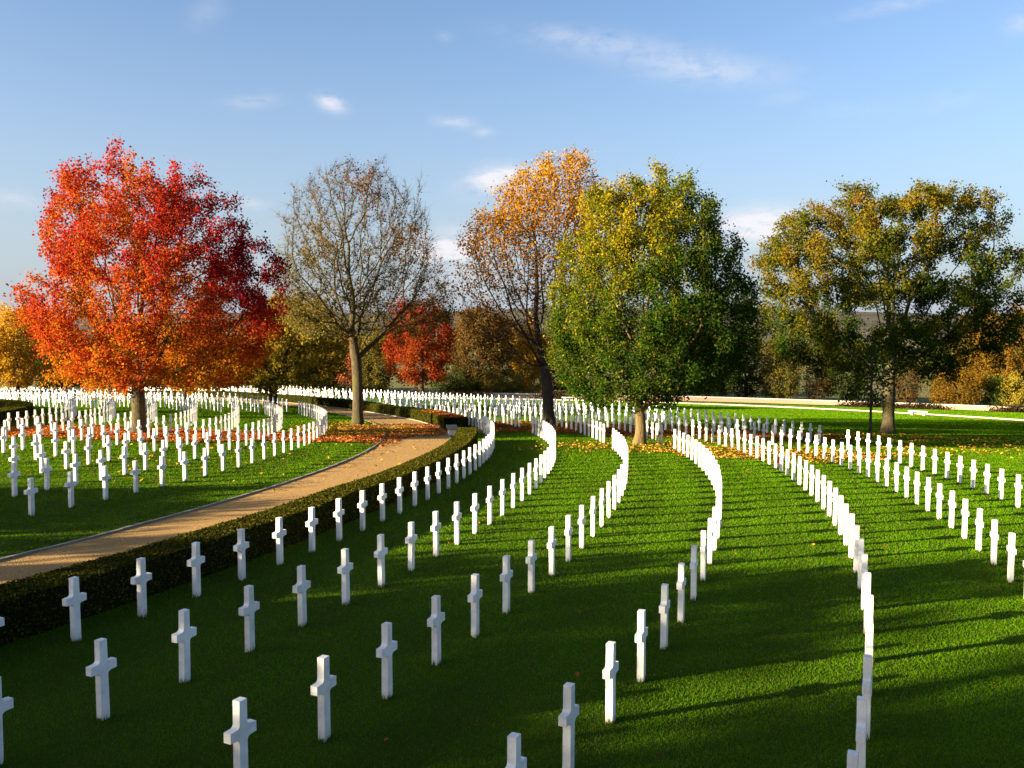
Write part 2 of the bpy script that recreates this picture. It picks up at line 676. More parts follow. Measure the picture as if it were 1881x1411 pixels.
# ------------------------------------------------------------------ clipped hedges
def hedge(R0, R1, a0, a1, h, label, nleaf, seed, dens_end=True, tint=((.020, .036, .008), (.055, .080, .014))):
    rng = np.random.default_rng(seed)
    am = (a0 + a1) / 2
    bx, by = polar((R0 + R1) / 2, am)
    root = empty('clipped_hedge', (bx, by, Z(bx, by)))
    tag(root, label, 'hedge', 'clipped hedges along the paths')
    n = max(4, int((a1 - a0) * R0 / .22))
    th = np.linspace(a0, a1, n)
    prof = []                                         # profile across the hedge: (0..1 across, height)
    for k in range(6):
        prof.append((0, h * k / 5))
    for k in range(1, 6):
        prof.append((k / 6, h))
    for k in range(6):
        prof.append((1, h - h * k / 5))
    m = len(prof)
    V = np.zeros((n, m, 3))
    wob = np.interp(np.arange(n), np.arange(0, n + 12, 12), rng.normal(0, .014, len(np.arange(0, n + 12, 12))))
    for j, (f, z) in enumerate(prof):
        x, y = polar(R0 + (R1 - R0) * f, th)
        xb, yb = polar((R0 + R1) / 2, th)
        V[:, j, 0], V[:, j, 1] = x, y
        V[:, j, 2] = zt(xb, yb) + z + wob * (z / h) - (.02 if z == 0 else 0)
    V += rng.normal(0, .012, V.shape)
    V = V.reshape(-1, 3)
    i = np.arange(n - 1)[:, None] * m + np.arange(m - 1)[None, :]
    F = np.stack([i, i + 1, i + m + 1, i + m], -1).reshape(-1, 4)
    loc = np.array(root.location)
    ends = []
    for e in (0, (n - 1) * m):
        for k in range(5):
            ends.append((e + k, e + k + 1, e + m - 2 - k, e + m - 1 - k))
        ends.append((e + 5, e + 6, e + 9, e + 10))
        ends.append((e + 6, e + 7, e + 8, e + 9))
    F = np.r_[F, np.array(ends)]
    link_mesh('hedge_core', np_mesh('hedge_core', V - loc, F, True), M_HEDGE, root)
    # clipped foliage on the top and both faces
    A = (a1 - a0) * (R0 + R1) / 2
    wts = np.array([h, R1 - R0, h])
    side = rng.choice(3, nleaf, p=wts / wts.sum())
    t_ = rng.random(nleaf)
    tha = a0 + (a1 - a0) * rng.random(nleaf)
    jit = rng.normal(0, .012, nleaf)
    r_ = np.where(side == 0, R0 - .008 + jit, np.where(side == 2, R1 + .008 + jit, R0 + (R1 - R0) * t_))
    z_ = np.where(side == 1, h + .008 + jit, h * t_)
    if dens_end:
        ne = int(nleaf * .02)
        r_[:ne] = R0 + (R1 - R0) * rng.random(ne)
        z_[:ne] = h * rng.random(ne)
        tha[:ne] = np.where(rng.random(ne) < .5, a0, a1) + rng.normal(0, .0002, ne)
    x, y = polar(r_, tha)
    xb, yb = polar((R0 + R1) / 2, tha)
    P = np.c_[x, y, zt(xb, yb) + z_ + np.interp((tha - a0) / (a1 - a0) * (n - 1), np.arange(n), wob) * z_ / h]
    d = np.hypot(P[:, 0], P[:, 1])
    sz = .030 + .0007 * d
    Vv, Ff = leaf_quads(P, sz, rng, .3, 0)
    k = rng.random((nleaf, 1)) ** 1.4
    c = np.array(tint[0]) * (1 - k) + np.array(tint[1]) * k
    yel = rng.random(nleaf) < .06
    c[yel] = np.array([.12, .10, .02]) * (.6 + .6 * rng.random((yel.sum(), 1)))
    link_mesh('hedge_foliage', np_mesh('hedge_foliage', Vv - loc, Ff, False, np.repeat(c, 4, 0)), M_BOX, root)
    return root


rad = math.radians
olive = ((.014, .018, .003), (.095, .088, .009))
hedge(72.55, 73.52, rad(-34), rad(3.4), .72, 'long dark clipped hedge beside the nearest row of crosses', 150000, 3, tint=olive)
hedge(72.25, 73.75, rad(10.6), rad(12.0), .74, 'short block of clipped hedge at the opening beyond the stone bench', 6000, 4, tint=olive)
hedge(72.3, 73.7, rad(12.1), rad(21.0), .72, 'sunlit length of clipped hedge topped with fallen brown leaves', 26000, 5, tint=olive)
hedge(72.3, 73.4, rad(21.1), rad(39.5), .72, 'shaded middle length of clipped hedge behind the bare tree', 22000, 6, tint=olive)
hedge(72.3, 73.4, rad(39.7), rad(55), .72, 'distant length of hedge along the path behind the left lawn', 16000, 7, tint=olive)
hedge(72.3, 73.4, rad(55.3), rad(100), .72, 'farthest length of hedge behind the crimson tree', 14000, 8, tint=olive)
hedge(44.9, 46.2, rad(-6), rad(24), .72, 'clipped hedge at the left edge behind the last row of crosses', 20000, 9, tint=olive)
hedge(44.9, 46.2, rad(24.3), rad(50), .72, 'sunlit hedge curving away at the far left of the lawn', 14000, 10, tint=olive)


# ------------------------------------------------------------------ white marble crosses
def cross_mesh(name, simple=False):
    hh, L, t_, az, ah = 1.057, .40, .098, .634, .122
    w0, w1 = .066, .057                                  # half width of the shaft at foot and head
    r = .045
    def fil(cx, cz, a0, a1):
        if simple:
            return []
        return [(cx + r * math.cos(a0 + (a1 - a0) * k / 4), cz + r * math.sin(a0 + (a1 - a0) * k / 4)) for k in range(5)]
    wa = w0 + (w1 - w0) * az / hh
    wb = w0 + (w1 - w0) * (az + ah) / hh
    pi = math.pi
    right = [(w0, -.06)]
    right += fil(wa + r, az - r, pi, pi / 2) or [(wa, az)]
    right += [(L / 2, az + .004), (L / 2, az + ah - .004)]
    right += fil(wb + r, az + ah + r, -pi / 2, -pi) or [(wb, az + ah)]
    right += [(w1, hh)]
    pts = right + [(-x, z) for x, z in reversed(right)]
    bm = bmesh.new()
    f = [bm.verts.new((x, -t_ / 2, z)) for x, z in pts]
    b = [bm.verts.new((x, t_ / 2, z)) for x, z in pts]
    bm.faces.new(f)
    bm.faces.new(list(reversed(b)))
    n = len(pts)
    for i in range(n):
        j = (i + 1) % n
        bm.faces.new((f[j], f[i], b[i], b[j]))
    if not simple:
        es = [e for e in bm.edges if len(e.link_faces) == 2 and e.calc_face_angle(0) > .9]
        bmesh.ops.bevel(bm, geom=es, offset=.004, segments=1, affect='EDGES')
    return bm_mesh(name, bm)


CROSS_ME = cross_mesh('grave_cross')
CROSS_ME.materials.append(M_MARBLE)
SIMPLE = cross_mesh('cross_plain', True)
ORD = ['', 'first', 'second', 'third', 'fourth', 'fifth', 'sixth', 'seventh', 'eighth', 'ninth', 'tenth', 'eleventh', 'twelfth', 'thirteenth',
       'fourteenth', 'fifteenth', 'sixteenth', 'seventeenth', 'eighteenth', 'nineteenth']
TENS = {2: 'twent', 3: 'thirt', 4: 'fort', 5: 'fift', 6: 'sixt', 7: 'sevent', 8: 'eight', 9: 'ninet'}


def ordinal(n):
    if n < 20:
        return ORD[n]
    if n < 100:
        return TENS[n // 10] + ('ieth' if n % 10 == 0 else 'y-' + ORD[n % 10])
    return 'hundredth' if n == 100 else 'hundred-and-' + ordinal(n - 100)


CROSS_ROWS = [  # (row radius, distances along the row)
 ('1', 74.38, [-32.14,-30.64,-29.21,-27.81,-26.43,-25.07,-23.73,-22.42,-21.12,-19.84,-18.57,-17.32,-16.08,-14.85,-13.63,-12.43,-11.22,-10.03,-8.84,-7.65,-6.47,-5.29,-4.1,-2.92,-1.73,-0.54,0.66,1.87,3.09,4.31,5.55,6.8,8.06,9.34,10.64,11.95,13.29,14.57,15.85,17.13,18.41,19.69,20.97,22.25,23.53,24.81,26.09,27.37,28.65,29.93,31.21,32.49,33.77,35.05,36.33,37.61,38.89,40.17,41.45,42.73,44.01,45.29,46.57,47.85,49.13,50.41,51.69,52.97,54.25,55.53,56.81,58.09,59.37,60.65,61.93,63.21,64.49,65.77,67.05,68.33,69.61,70.89,72.17,73.45,74.73,76.01,77.29,78.57,79.85,81.13,82.41,83.69,84.97,86.25,87.53,88.81,90.09,91.37,92.65,93.93,95.21,96.49,97.77,99.05,100.33,101.61,102.89,104.17,105.45,106.73,108.01,109.29,110.57]),
 ('2', 77.28, [-35.42,-33.92,-32.48,-31.05,-29.64,-28.23,-26.85,-25.47,-24.1,-22.75,-21.4,-20.07,-18.75,-17.43,-16.13,-14.84,-13.55,-12.28,-11.01,-9.75,-8.5,-7.25,-6.02,-4.79,-3.57,-2.35,-1.14,0.07,1.27,2.46,3.65,4.83,6.01,7.19,8.36,9.53,10.7,15.34,16.49,17.65,18.8,19.95,21.1,22.38,23.66,24.94,26.22,27.5,28.78,30.06,31.34,32.62,33.9,35.18,36.46,37.74,39.02,40.3,41.58,42.86,44.14,45.42,46.7,47.98,49.26,50.54,51.82,53.1,54.38,55.66,56.94,58.22,59.5,60.78,62.06,63.34,64.62,65.9,67.18,68.46,69.74,71.02,72.3,73.58,74.86,76.14,77.42,78.7,79.98,81.26,82.54,83.82,85.1,86.38,87.66,88.94,90.22,91.5,92.78,94.06,95.34,96.62,97.9,99.18,100.46,101.74,103.02,104.3,105.58,106.86,108.14,109.42,110.7,111.98,113.26,114.54,115.82,117.1]),
 ('3', 80.24, [-35.96,-34.46,-32.99,-31.52,-30.08,-28.64,-27.22,-25.8,-24.4,-23.01,-21.63,-20.27,-18.91,-17.56,-16.22,-14.9,-13.58,-12.27,-10.97,-9.68,-8.39,-7.12,-5.85,-4.59,-3.34,-2.09,-0.85,0.38,4.04,5.25,6.45,7.65,8.85,10.04,11.22,12.5,13.78,15.06,16.34,17.62,20.18,21.46,22.74,24.02,25.3,26.58,27.86,29.14,30.42,31.7,32.98,34.26,35.54,36.82,38.1,39.38,40.66,41.94,43.22,44.5,45.78,47.06,48.34,49.62,50.9,52.18,53.46,54.74,56.02,57.3,58.58,59.86,61.14,62.42,63.7,64.98,66.26,67.54,68.82,70.1,71.38,72.66,73.94,75.22,76.5,77.78,79.06,80.34,81.62,82.9,84.18,85.46,86.74,88.02,89.3,90.58,91.86,93.14,94.42,95.7,96.98,98.26,99.54,100.82,102.1,103.38,104.66,105.94,107.22,108.5,109.78,111.06,112.34,113.62,114.9,116.18,117.46,118.74,120.02,121.3,122.58,123.86]),
 ('4', 83.30, [-36.79,-35.29,-33.7,-32.12,-30.57,-29.03,-27.51,-26,-24.52,-23.05,-21.6,-20.16,-18.75,-17.34,-15.96,-14.59,-13.24,-11.9,-10.58,-9.28,-7.99,-6.71,-5.45,-4.21,-2.97,-1.76,-0.55,0.64,4.12,5.26,6.38,7.66,8.94,10.22,11.5,12.78,14.06,15.34,16.62,17.9,19.18,20.46,21.74,23.02,24.3,25.58,26.86,28.14,29.42,30.7,31.98,33.26,34.54,35.82,37.1,38.38,39.66,40.94,42.22,43.5,44.78,46.06,47.34,48.62,49.9,51.18,52.46,53.74,55.02,56.3,57.58,58.86,60.14,61.42,62.7,63.98,65.26,66.54,67.82,69.1,70.38,71.66,72.94,74.22,75.5,76.78,78.06,79.34,80.62,81.9,83.18,84.46,85.74,87.02,88.3,89.58,90.86,92.14,93.42,94.7,95.98,97.26,98.54,99.82,101.1,102.38,103.66,104.94,106.22,107.5,108.78,110.06,111.34,112.62,113.9,115.18,116.46,117.74,119.02,120.3,121.58,122.86,124.14,125.42,126.7,127.98,129.26,130.54]),
 ('5', 86.40, [-38.54,-37.04,-35.54,-34.04,-32.54,-31.04,-29.54,-28.04,-26.54,-25.08,-23.65,-22.24,-20.86,-19.5,-18.16,-16.84,-15.53,-14.25,-12.97,-11.71,-10.46,-9.22,-7.99,-6.77,-5.54,-4.32,-3.11,-1.89,-0.67,0.56,1.79,3.02,4.27,5.52,6.79,8.07,9.37,10.68,12.01,13.36,14.64,15.92,17.2,18.48,19.76,21.04,22.32,23.6,24.88,26.16,27.44,28.72,30,31.28,32.56,33.84,35.12,36.4,37.68,38.96,40.24,41.52,42.8,44.08,45.36,46.64,47.92,49.2,50.48,51.76,53.04,54.32,55.6,56.88,58.16,59.44,60.72,62,63.28,64.56,65.84,67.12,68.4,69.68,70.96,72.24,73.52,74.8,76.08,77.36,78.64,79.92,81.2,82.48,83.76,85.04,86.32,87.6,88.88,90.16,91.44,92.72,94,95.28,96.56,97.84,99.12,100.4,101.68,102.96,104.24,105.52,106.8,108.08,109.36,110.64,111.92,113.2,114.48,115.76,117.04,118.32,119.6,120.88,122.16,123.44,124.72,126,127.28,128.56,129.84,131.12,132.4,133.68,134.96,136.24,137.52]),
 ('6', 89.50, [-39.15,-37.65,-36.15,-34.65,-33.15,-31.65,-30.15,-28.65,-27.15,-25.65,-24.08,-22.57,-21.09,-19.66,-18.26,-16.9,-15.57,-14.26,-12.97,-11.7,-10.44,-9.19,-7.95,-6.71,-5.46,-4.21,-2.95,-1.67,-0.38,0.94,2.29,3.66,5.07,6.52,8.01,9.55,10.83,12.11,13.39,14.67,15.95,17.23,18.51,19.79,21.07,22.35,23.63,24.91,26.19,27.47,28.75,30.03,31.31,32.59,33.87,35.15,36.43,37.71,38.99,40.27,41.55,42.83,44.11,45.39,46.67,47.95,49.23,50.51,51.79,53.07,54.35,55.63,56.91,58.19,59.47,60.75,62.03,63.31,64.59,65.87,67.15,68.43,69.71,70.99,72.27,73.55,74.83,76.11,77.39,78.67,79.95,81.23,82.51,83.79,85.07,86.35,87.63,88.91,90.19,91.47,92.75,94.03,95.31,96.59,97.87,99.15,100.43,101.71,102.99,104.27,105.55,106.83,108.11,109.39,110.67,111.95,113.23,114.51,115.79,117.07,118.35,119.63,120.91,122.19,123.47,124.75,126.03,127.31,128.59,129.87,131.15,132.43,133.71,134.99,136.27,137.55,138.83,140.11,141.39,142.67,143.95]),
 ('7', 92.60, [-32.27,-30.77,-29.27,-27.77,-26.27,-24.77,-23.27,-21.77,-20.27,-18.77,-17.27,-15.77,-14.27,-12.96,-11.65,-10.34,-9.03,-7.72,-6.41,-5.1,-3.8,-2.5,-1.2,0.1,1.39,2.68,6.52,7.79,9.06,10.32,11.57,12.82,14.06,15.29,16.52,17.73,18.94,20.14,21.33,22.51,23.68,24.84,25.99,27.13,28.26,29.38,30.48,31.76,33.04,34.32,35.6,36.88,38.16,39.44,40.72,42,43.28,44.56,45.84,47.12,48.4,49.68,50.96,52.24,53.52,54.8,56.08,57.36,58.64,59.92,61.2,62.48,63.76,65.04,66.32,67.6,68.88,70.16,71.44,72.72,74,75.28,76.56,77.84,79.12,80.4,81.68,82.96,84.24,85.52,86.8,88.08,89.36,90.64,91.92,93.2,94.48,95.76,97.04,98.32,99.6,100.88,102.16,103.44,104.72,106,107.28,108.56,109.84,111.12,112.4,113.68,114.96,116.24,117.52,118.8,120.08,121.36,122.64,123.92,125.2,126.48,127.76,129.04,130.32,131.6,132.88,134.16,135.44,136.72,138,139.28,140.56,141.84,143.12,144.4,145.68,146.96,148.24,149.52,150.8]),
 ('L1', 65.00, [-22.68,-21.18,-19.68,-18.21,-16.76,-15.31,-13.88,-12.47,-11.06,-9.67,-8.29,-6.93,-5.57,-4.23,-2.9,-1.58,-0.28,1.02,2.3,3.57,4.82,6.07,7.3,8.52,9.73,10.93,12.12,13.29,14.46,15.61,16.75,17.88,18.99,20.1,21.19,22.28,23.35,24.41,25.46,26.5,27.53,28.55,29.56,33.4,34.68,35.96,37.24,38.52,39.8,41.08,42.36,43.64,44.92,46.2,47.48,48.76,50.04,51.32,52.6,53.88,55.16,56.44,57.72,59,60.28,61.56,62.84,64.12,65.4,66.68,67.96,69.24,70.52,71.8,73.08,74.36,75.64,76.92,78.2,79.48,80.76,82.04,83.32,84.6,85.88,87.16,88.44,89.72]),
 ('L2', 62.25, [-19.69,-18.19,-16.69,-15.35,-14.01,-12.67,-11.33,-9.99,-8.66,-7.33,-6,-4.68,-3.37,-2.06,-0.75,0.54,1.83,3.11,4.38,5.63,6.88,8.12,9.34,10.55,11.75,12.94,14.1,15.26,16.39,17.51,18.62,19.7,20.77,21.81,22.84,23.84,24.83,25.79,26.72,27.64,30.2,31.48,32.76,34.04,35.32,36.6,37.88,39.16,40.44,41.72,43,44.28,45.56,46.84,48.12,49.4,50.68,51.96,53.24,54.52,55.8,57.08,58.36,59.64,60.92,62.2,63.48,64.76,66.04,67.32,68.6,69.88,71.16,72.44,73.72,75,76.28,77.56,78.84,80.12,81.4,82.68,83.96]),
 ('L3', 59.50, [-17.47,-15.97,-14.47,-12.97,-11.64,-10.29,-8.93,-7.55,-6.27,-4.99,-3.71,-2.43,-1.15,0.13,1.41,2.69,3.97,5.25,6.53,7.81,9.09,10.37,11.65,12.93,14.21,15.49,16.77,18.05,19.33,20.61,21.89,23.17,24.45,29.57,30.85,32.13,33.41,34.69,35.97,37.25,38.53,39.81,41.09,42.37,43.65,44.93,46.21,47.49,48.77,50.05,51.33,52.61,53.89,55.17,56.45,57.73,59.01,60.29,61.57,62.85,64.13,65.41,66.69,67.97,69.25,70.53,71.81,73.09,74.37,75.65,76.93,78.21]),
 ('L4', 56.80, [-13.67,-12.17,-10.67,-9.17,-7.89,-6.61,-5.33,-4.05,-2.77,-1.49,-0.21,1.07,2.35,3.63,4.91,6.19,7.47,8.75,10.03,11.31,12.59,13.87,15.15,16.43,17.71,18.99,20.27,21.55,22.83,24.11,25.39,26.67,27.95,29.23,30.51,31.79,33.07,34.35,35.63,36.91,38.19,39.47,40.75,42.03,43.31,44.59,45.87,47.15,48.43,49.71,50.99,52.27,53.55,54.83,56.11,57.39,58.67,59.95,61.23,62.51,63.79,65.07,66.35,67.63,68.91,70.19,71.47]),
 ('L5', 54.20, [-11.18,-9.85,-8.52,-7.21,-5.91,-4.61,-3.32,-2.04,-0.77,0.48,1.73,2.96,4.18,5.39,6.59,7.79,11.39,12.59,13.79,14.99,16.19,17.39,18.59,19.79,20.99,22.19,23.39,24.59,25.79,26.99,28.19,29.39,30.59,31.79,32.99,34.19,35.39,36.59,37.79,38.99,40.19,41.39,42.59,43.79,44.99,46.19,47.39,48.59,49.79,50.99,52.19,53.39,54.59,55.79,56.99,58.19,59.39,60.59,61.79,62.99,64.19,65.39]),
 ('L6', 51.50, [-4.35,-2.85,-1.35,0.15,1.65,3.15,4.6,5.94,7.18,8.32,9.36,10.3,11.58,12.86,14.14,15.42,16.7,17.98,19.26,20.54,21.82,23.1,24.38,25.66,26.94,28.22,29.5,30.78,32.06,33.34,34.62,35.9,37.18,38.46,39.74,41.02,42.3,43.58,44.86,46.14,47.42,48.7,49.98,51.26,52.54,53.82,55.1,56.38,57.66,58.94]),
 ('L7', 49.00, [-3.71,-2.21,-0.71,0.79,2.29,3.79,4.88,6.03,7.24,8.51,9.84,11.23,12.68,13.96,15.24,16.52,17.8,19.08,20.36,21.64,22.92,24.2,25.48,26.76,28.04,29.32,30.6,31.88,33.16,34.44,35.72,37,38.28,39.56,40.84,42.12,43.4,44.68,45.96,47.24,48.52,49.8,51.08,52.36]),
]
rnd = random.Random(11)
crosses = []
for key, R, arcs in CROSS_ROWS:
    idx = 0
    for s in arcs:
        th = s / R
        x, y = polar(R, th)
        x, y = float(x), float(y)
        if y < 4:
            continue
        z = Z(x, y)
        px, py, d = proj(np.array(x), np.array(y), z)
        _, pt, _ = proj(np.array(x), np.array(y), z + 1.06)
        px, py, d, pt = float(px), float(py), float(d), float(pt)
        inside = -14 < px < PW + 14 and pt < PH - 4
        if not inside and not (-160 < px < PW + 620 and pt < PH + 250 and d < 60):
            continue
        if inside:
            idx += 1
        crosses.append((float(py - pt), key, idx if inside else 0, x, y, z, th))
crosses.sort(key=lambda c: (c[2] == 0, -c[0]))
rest = []
for i, (hp, key, idx, x, y, z, th) in enumerate(crosses):
    rz = th + math.pi / 2 + rnd.uniform(-.02, .02)
    if i < 300:
        o = bpy.data.objects.new('grave_cross', CROSS_ME)
        COL.objects.link(o)
        o.location = (x, y, z)
        o.rotation_euler = (rnd.uniform(-.008, .008), rnd.uniform(-.008, .008), rz)
        if key[0] == 'L':
            lab = 'white marble cross, %s from the near end of the %s row left of the path' % (ordinal(idx), ordinal(int(key[1:])))
        elif key == '1':
            lab = 'white marble cross, %s from the near end of the row beside the long hedge' % ordinal(idx)
        else:
            lab = 'white marble cross, %s from the near end of the %s row right of the hedge' % (ordinal(idx), ordinal(int(key)))
        tag(o, lab, 'cross', 'white marble crosses in curving rows')
    else:
        rest.append((x, y, z, rz))
base = np.array([v.co[:] for v in SIMPLE.vertices])
tris = []
SIMPLE.calc_loop_triangles()
tris = np.array([t_.vertices[:] for t_ in SIMPLE.loop_triangles])
V, F = [], []
for k, (x, y, z, rz) in enumerate(rest):
    c_, s_ = math.cos(rz), math.sin(rz)
    V.append(np.c_[x + base[:, 0] * c_ - base[:, 1] * s_, y + base[:, 0] * s_ + base[:, 1] * c_, z + base[:, 2]])
    F.append(tris + k * len(base))
t = NT('far_marble')
f1 = t.noise(t.pos(), 3, 4)
t.principled(t.ramp(f1, [(.3, (.58, .56, .54)), (.6, (.73, .72, .70))]), .6)
o = link_mesh('grave_crosses', np_mesh('grave_crosses', np.vstack(V), np.vstack(F)), t.m)
tag(o, 'hundreds of small white crosses in the far curving rows', 'crosses', 'white marble crosses in curving rows', 'stuff')
bpy.data.meshes.remove(SIMPLE)


# ------------------------------------------------------------------ stone benches, flowers, beds
def bench(px, py, Y, rz, label, wide=1.6):
    x, y, z = at(px, py, Y)
    z = Z(x, y)
    root = empty('stone_bench', (x, y, z))
    root.rotation_euler = (0, 0, rz)
    tag(root, label, 'bench', 'stone benches')
    bm = bmesh.new()
    add_box(bm, (0, 0, .44), (wide, .52, .11), 0, .02)
    link_mesh('seat', bm_mesh('seat', bm), M_COPE, root)
    for s in (-1, 1):
        bm = bmesh.new()
        add_box(bm, (s * wide * .31, 0, .16), (.26, .42, .448), 0, .015)
        link_mesh('leg', bm_mesh('leg', bm), M_COPE, root)
    return root


bench(1687, 764, 97, -.75, 'pale stone bench on the lawn behind the oak, by the far walk', 2.0)
bench(1048, 738, 115, -.15, 'small pale stone bench seen left of the green tree, by the far walk', 2.2)
bench(961, 746, 97.5, -.25, 'pale stone bench half hidden among the far crosses', 2.0)
bx, by = polar(72.35, rad(7.0))
b = empty('stone_bench', (float(bx), float(by), Z(bx, by)))
b.rotation_euler = (0, 0, rad(7.0) + math.pi / 2)
tag(b, 'grey-topped stone bench in the hedge opening beside the gravel path', 'bench', 'stone benches')
bm = bmesh.new()
add_box(bm, (0, 0, .46), (1.5, .62, .15), 0, .025)
link_mesh('seat', bm_mesh('seat', bm), M_KERB, b)
for s in (-1, 1):
    bm = bmesh.new()
    add_box(bm, (s * .42, 0, .17), (.42, .44, .43), 0, .015)
    link_mesh('leg', bm_mesh('leg', bm), M_COPE, b)


def leaf_clump(name, label, cat, pos, ext, n, size, cols, seed, group=None, mat=None):
    """a low mound of foliage on the ground"""
    rng = np.random.default_rng(seed)
    x, y = pos
    u = rng.normal(size=(n, 3))
    u /= np.linalg.norm(u, axis=1)[:, None]
    rr = rng.random(n) ** .4
    bump = 1 + .22 * np.sin(u[:, 0] * 5 + seed) * np.sin(u[:, 1] * 4) + .15 * np.sin(u[:, 2] * 7 + 1)
    P = u * (rr * bump)[:, None] * np.array(ext)
    P[:, 2] = np.abs(P[:, 2])
    V, F = leaf_quads(P, np.full(n, size), rng)
    k = rng.random((n, 1))
    ci = rng.integers(0, len(cols), n)
    c = np.array(cols)[ci] * (.6 + .7 * k)
    o = link_mesh(name, np_mesh(name, V, F, False, np.repeat(c, 4, 0)), mat or M_LEAF, None, (x, y, Z(x, y) - .02))
    return tag(o, label, cat, group)


fx, fy, _ = at(1430, 857, 38.6)
root = empty('flower_pot', (fx, fy, Z(fx, fy)))
tag(root, 'dark red flowers left against the foot of a white cross', 'flowers')
bm = bmesh.new()
bmesh.ops.create_cone(bm, cap_ends=True, segments=16, radius1=.075, radius2=.10, depth=.18)
for v in bm.verts:
    v.co.z += .09
t = NT('pot_brown')
t.principled((.05, .025, .02), .6)
link_mesh('pot', bm_mesh('pot', bm), t.m, root)
rng = np.random.default_rng(5)
u = rng.normal(size=(160, 3))
P = u / np.linalg.norm(u, axis=1)[:, None] * .14 * (rng.random((160, 1)) ** .4) + [0, 0, .27]
V, F = leaf_quads(P, np.full(160, .06), rng)
c = np.where(rng.random((160, 1)) < .6, [[.22, .008, .015]], [[.02, .045, .01]])
link_mesh('blooms', np_mesh('blooms', V, F, False, np.repeat(c, 4, 0)), M_LEAF, root)

BED = [(.05, .03, .018), (.075, .045, .028), (.04, .038, .015)]
for i, (px, Y, ex, lab) in enumerate([(1600, 122.5, (5.0, .8, .75), 'dark shrub bed before the wall, left of the oak trunk'), (1690, 120.5, (4.2, .8, .7), 'dark shrub bed before the wall, behind the lawn bench'),
                                      (1868, 117, (4.2, .8, .9), 'dark shrub bed before the wall at the right edge'), (855, 121.6, (4.6, .8, .9), 'long low dark shrub bed before the wall, left of the yellow-topped tree'),
                                      (1020, 121.5, (3.4, .8, .9), 'dark shrub bed before the wall, behind the yellow-topped tree')]):
    x = (px - PW / 2) / FPX * Y
    leaf_clump('shrub_bed', lab, 'shrubs', (x, Y), ex, 2600, .2, BED, 40 + i, 'shrub beds before the wall')
OLV = [(.10, .085, .02), (.14, .10, .025), (.07, .07, .02)]
for i, (px, Y, ex, lab) in enumerate([(628, 121, (1.7, 1.1, 1.25), 'round olive bush before the wall, left of the bare trunk'), (655, 120.6, (1.2, 1.0, 1.0), 'small olive bush before the wall, behind the bare trunk'),
                                      (687, 120.8, (2.0, 1.1, 1.35), 'round olive bush before the wall, right of the bare trunk'), (409, 119, (2.5, 1.1, .9), 'dark bush before the wall, below the orange branches')]):
    x = (px - PW / 2) / FPX * Y
    leaf_clump('round_bush', lab, 'bush', (x, Y), ex, 2600, .17, OLV, 60 + i, 'round bushes before the wall')

# ------------------------------------------------------------------ trees
def colonize(att, P0, par0, step, kill, rng, up=.15, maxit=150, wob=.12, grow_from=0):
    cap = 24000
    pos = np.zeros((cap, 3))
    par = np.full(cap, -1, int)
    n = len(P0)
    pos[:n] = P0
    par[:n] = par0
    A = att.copy()
    nd = np.full(len(A), 1e9)
    ni = np.zeros(len(A), int)

    def upd(i0, i1):
        for j in range(i0, i1, 256):
            k = min(i1, j + 256)
            d = np.sqrt(((A[:, None, :] - pos[None, j:k, :]) ** 2).sum(-1))
            m = d.argmin(1)
            dm = d[np.arange(len(A)), m]
            b = dm < nd
            nd[b] = dm[b]
            ni[b] = m[b] + j
    upd(grow_from, n)
    for it in range(maxit):
        keep = nd > kill
        A, nd, ni = A[keep], nd[keep], ni[keep]
        if len(A) == 0 or n > cap - 2500:
            break
        d = A - pos[ni]
        d /= np.linalg.norm(d, axis=1)[:, None] + 1e-9
        uniq, inv = np.unique(ni, return_inverse=True)
        s = np.zeros((len(uniq), 3))
        np.add.at(s, inv, d)
        s /= np.linalg.norm(s, axis=1)[:, None] + 1e-9
        s += rng.normal(0, wob, s.shape)
        s[:, 2] += up
        s /= np.linalg.norm(s, axis=1)[:, None] + 1e-9
        new = pos[uniq] + s * step
        # drop repeats
        ok = np.ones(len(new), bool)
        back = pos[max(0, n - 1500):n]
        dd = np.sqrt(((new[:, None, :] - back[None]) ** 2).sum(-1)).min(1) if len(new) * len(back) < 4e6 else np.full(len(new), 1.)
        ok &= dd > step * .25
        if not ok.any():
            break
        new, pu = new[ok], uniq[ok]
        pos[n:n + len(new)] = new
        par[n:n + len(new)] = pu
        upd(n, n + len(new))
        n += len(new)
    return pos[:n], par[:n]


def radii(par, r_base, r_tip):
    n = len(par)
    kids = np.zeros(n, int)
    np.add.at(kids, par[par >= 0], 1)
    ntip = max(2, int((kids == 0).sum()))
    e = max(1.5, math.log(ntip) / math.log(r_base / r_tip))
    acc = np.zeros(n)
    acc[kids == 0] = 1.0
    for i in range(n - 1, -1, -1):
        if par[i] >= 0:
            acc[par[i]] += acc[i]
    return r_tip * np.maximum(acc, 1) ** (1 / e), kids


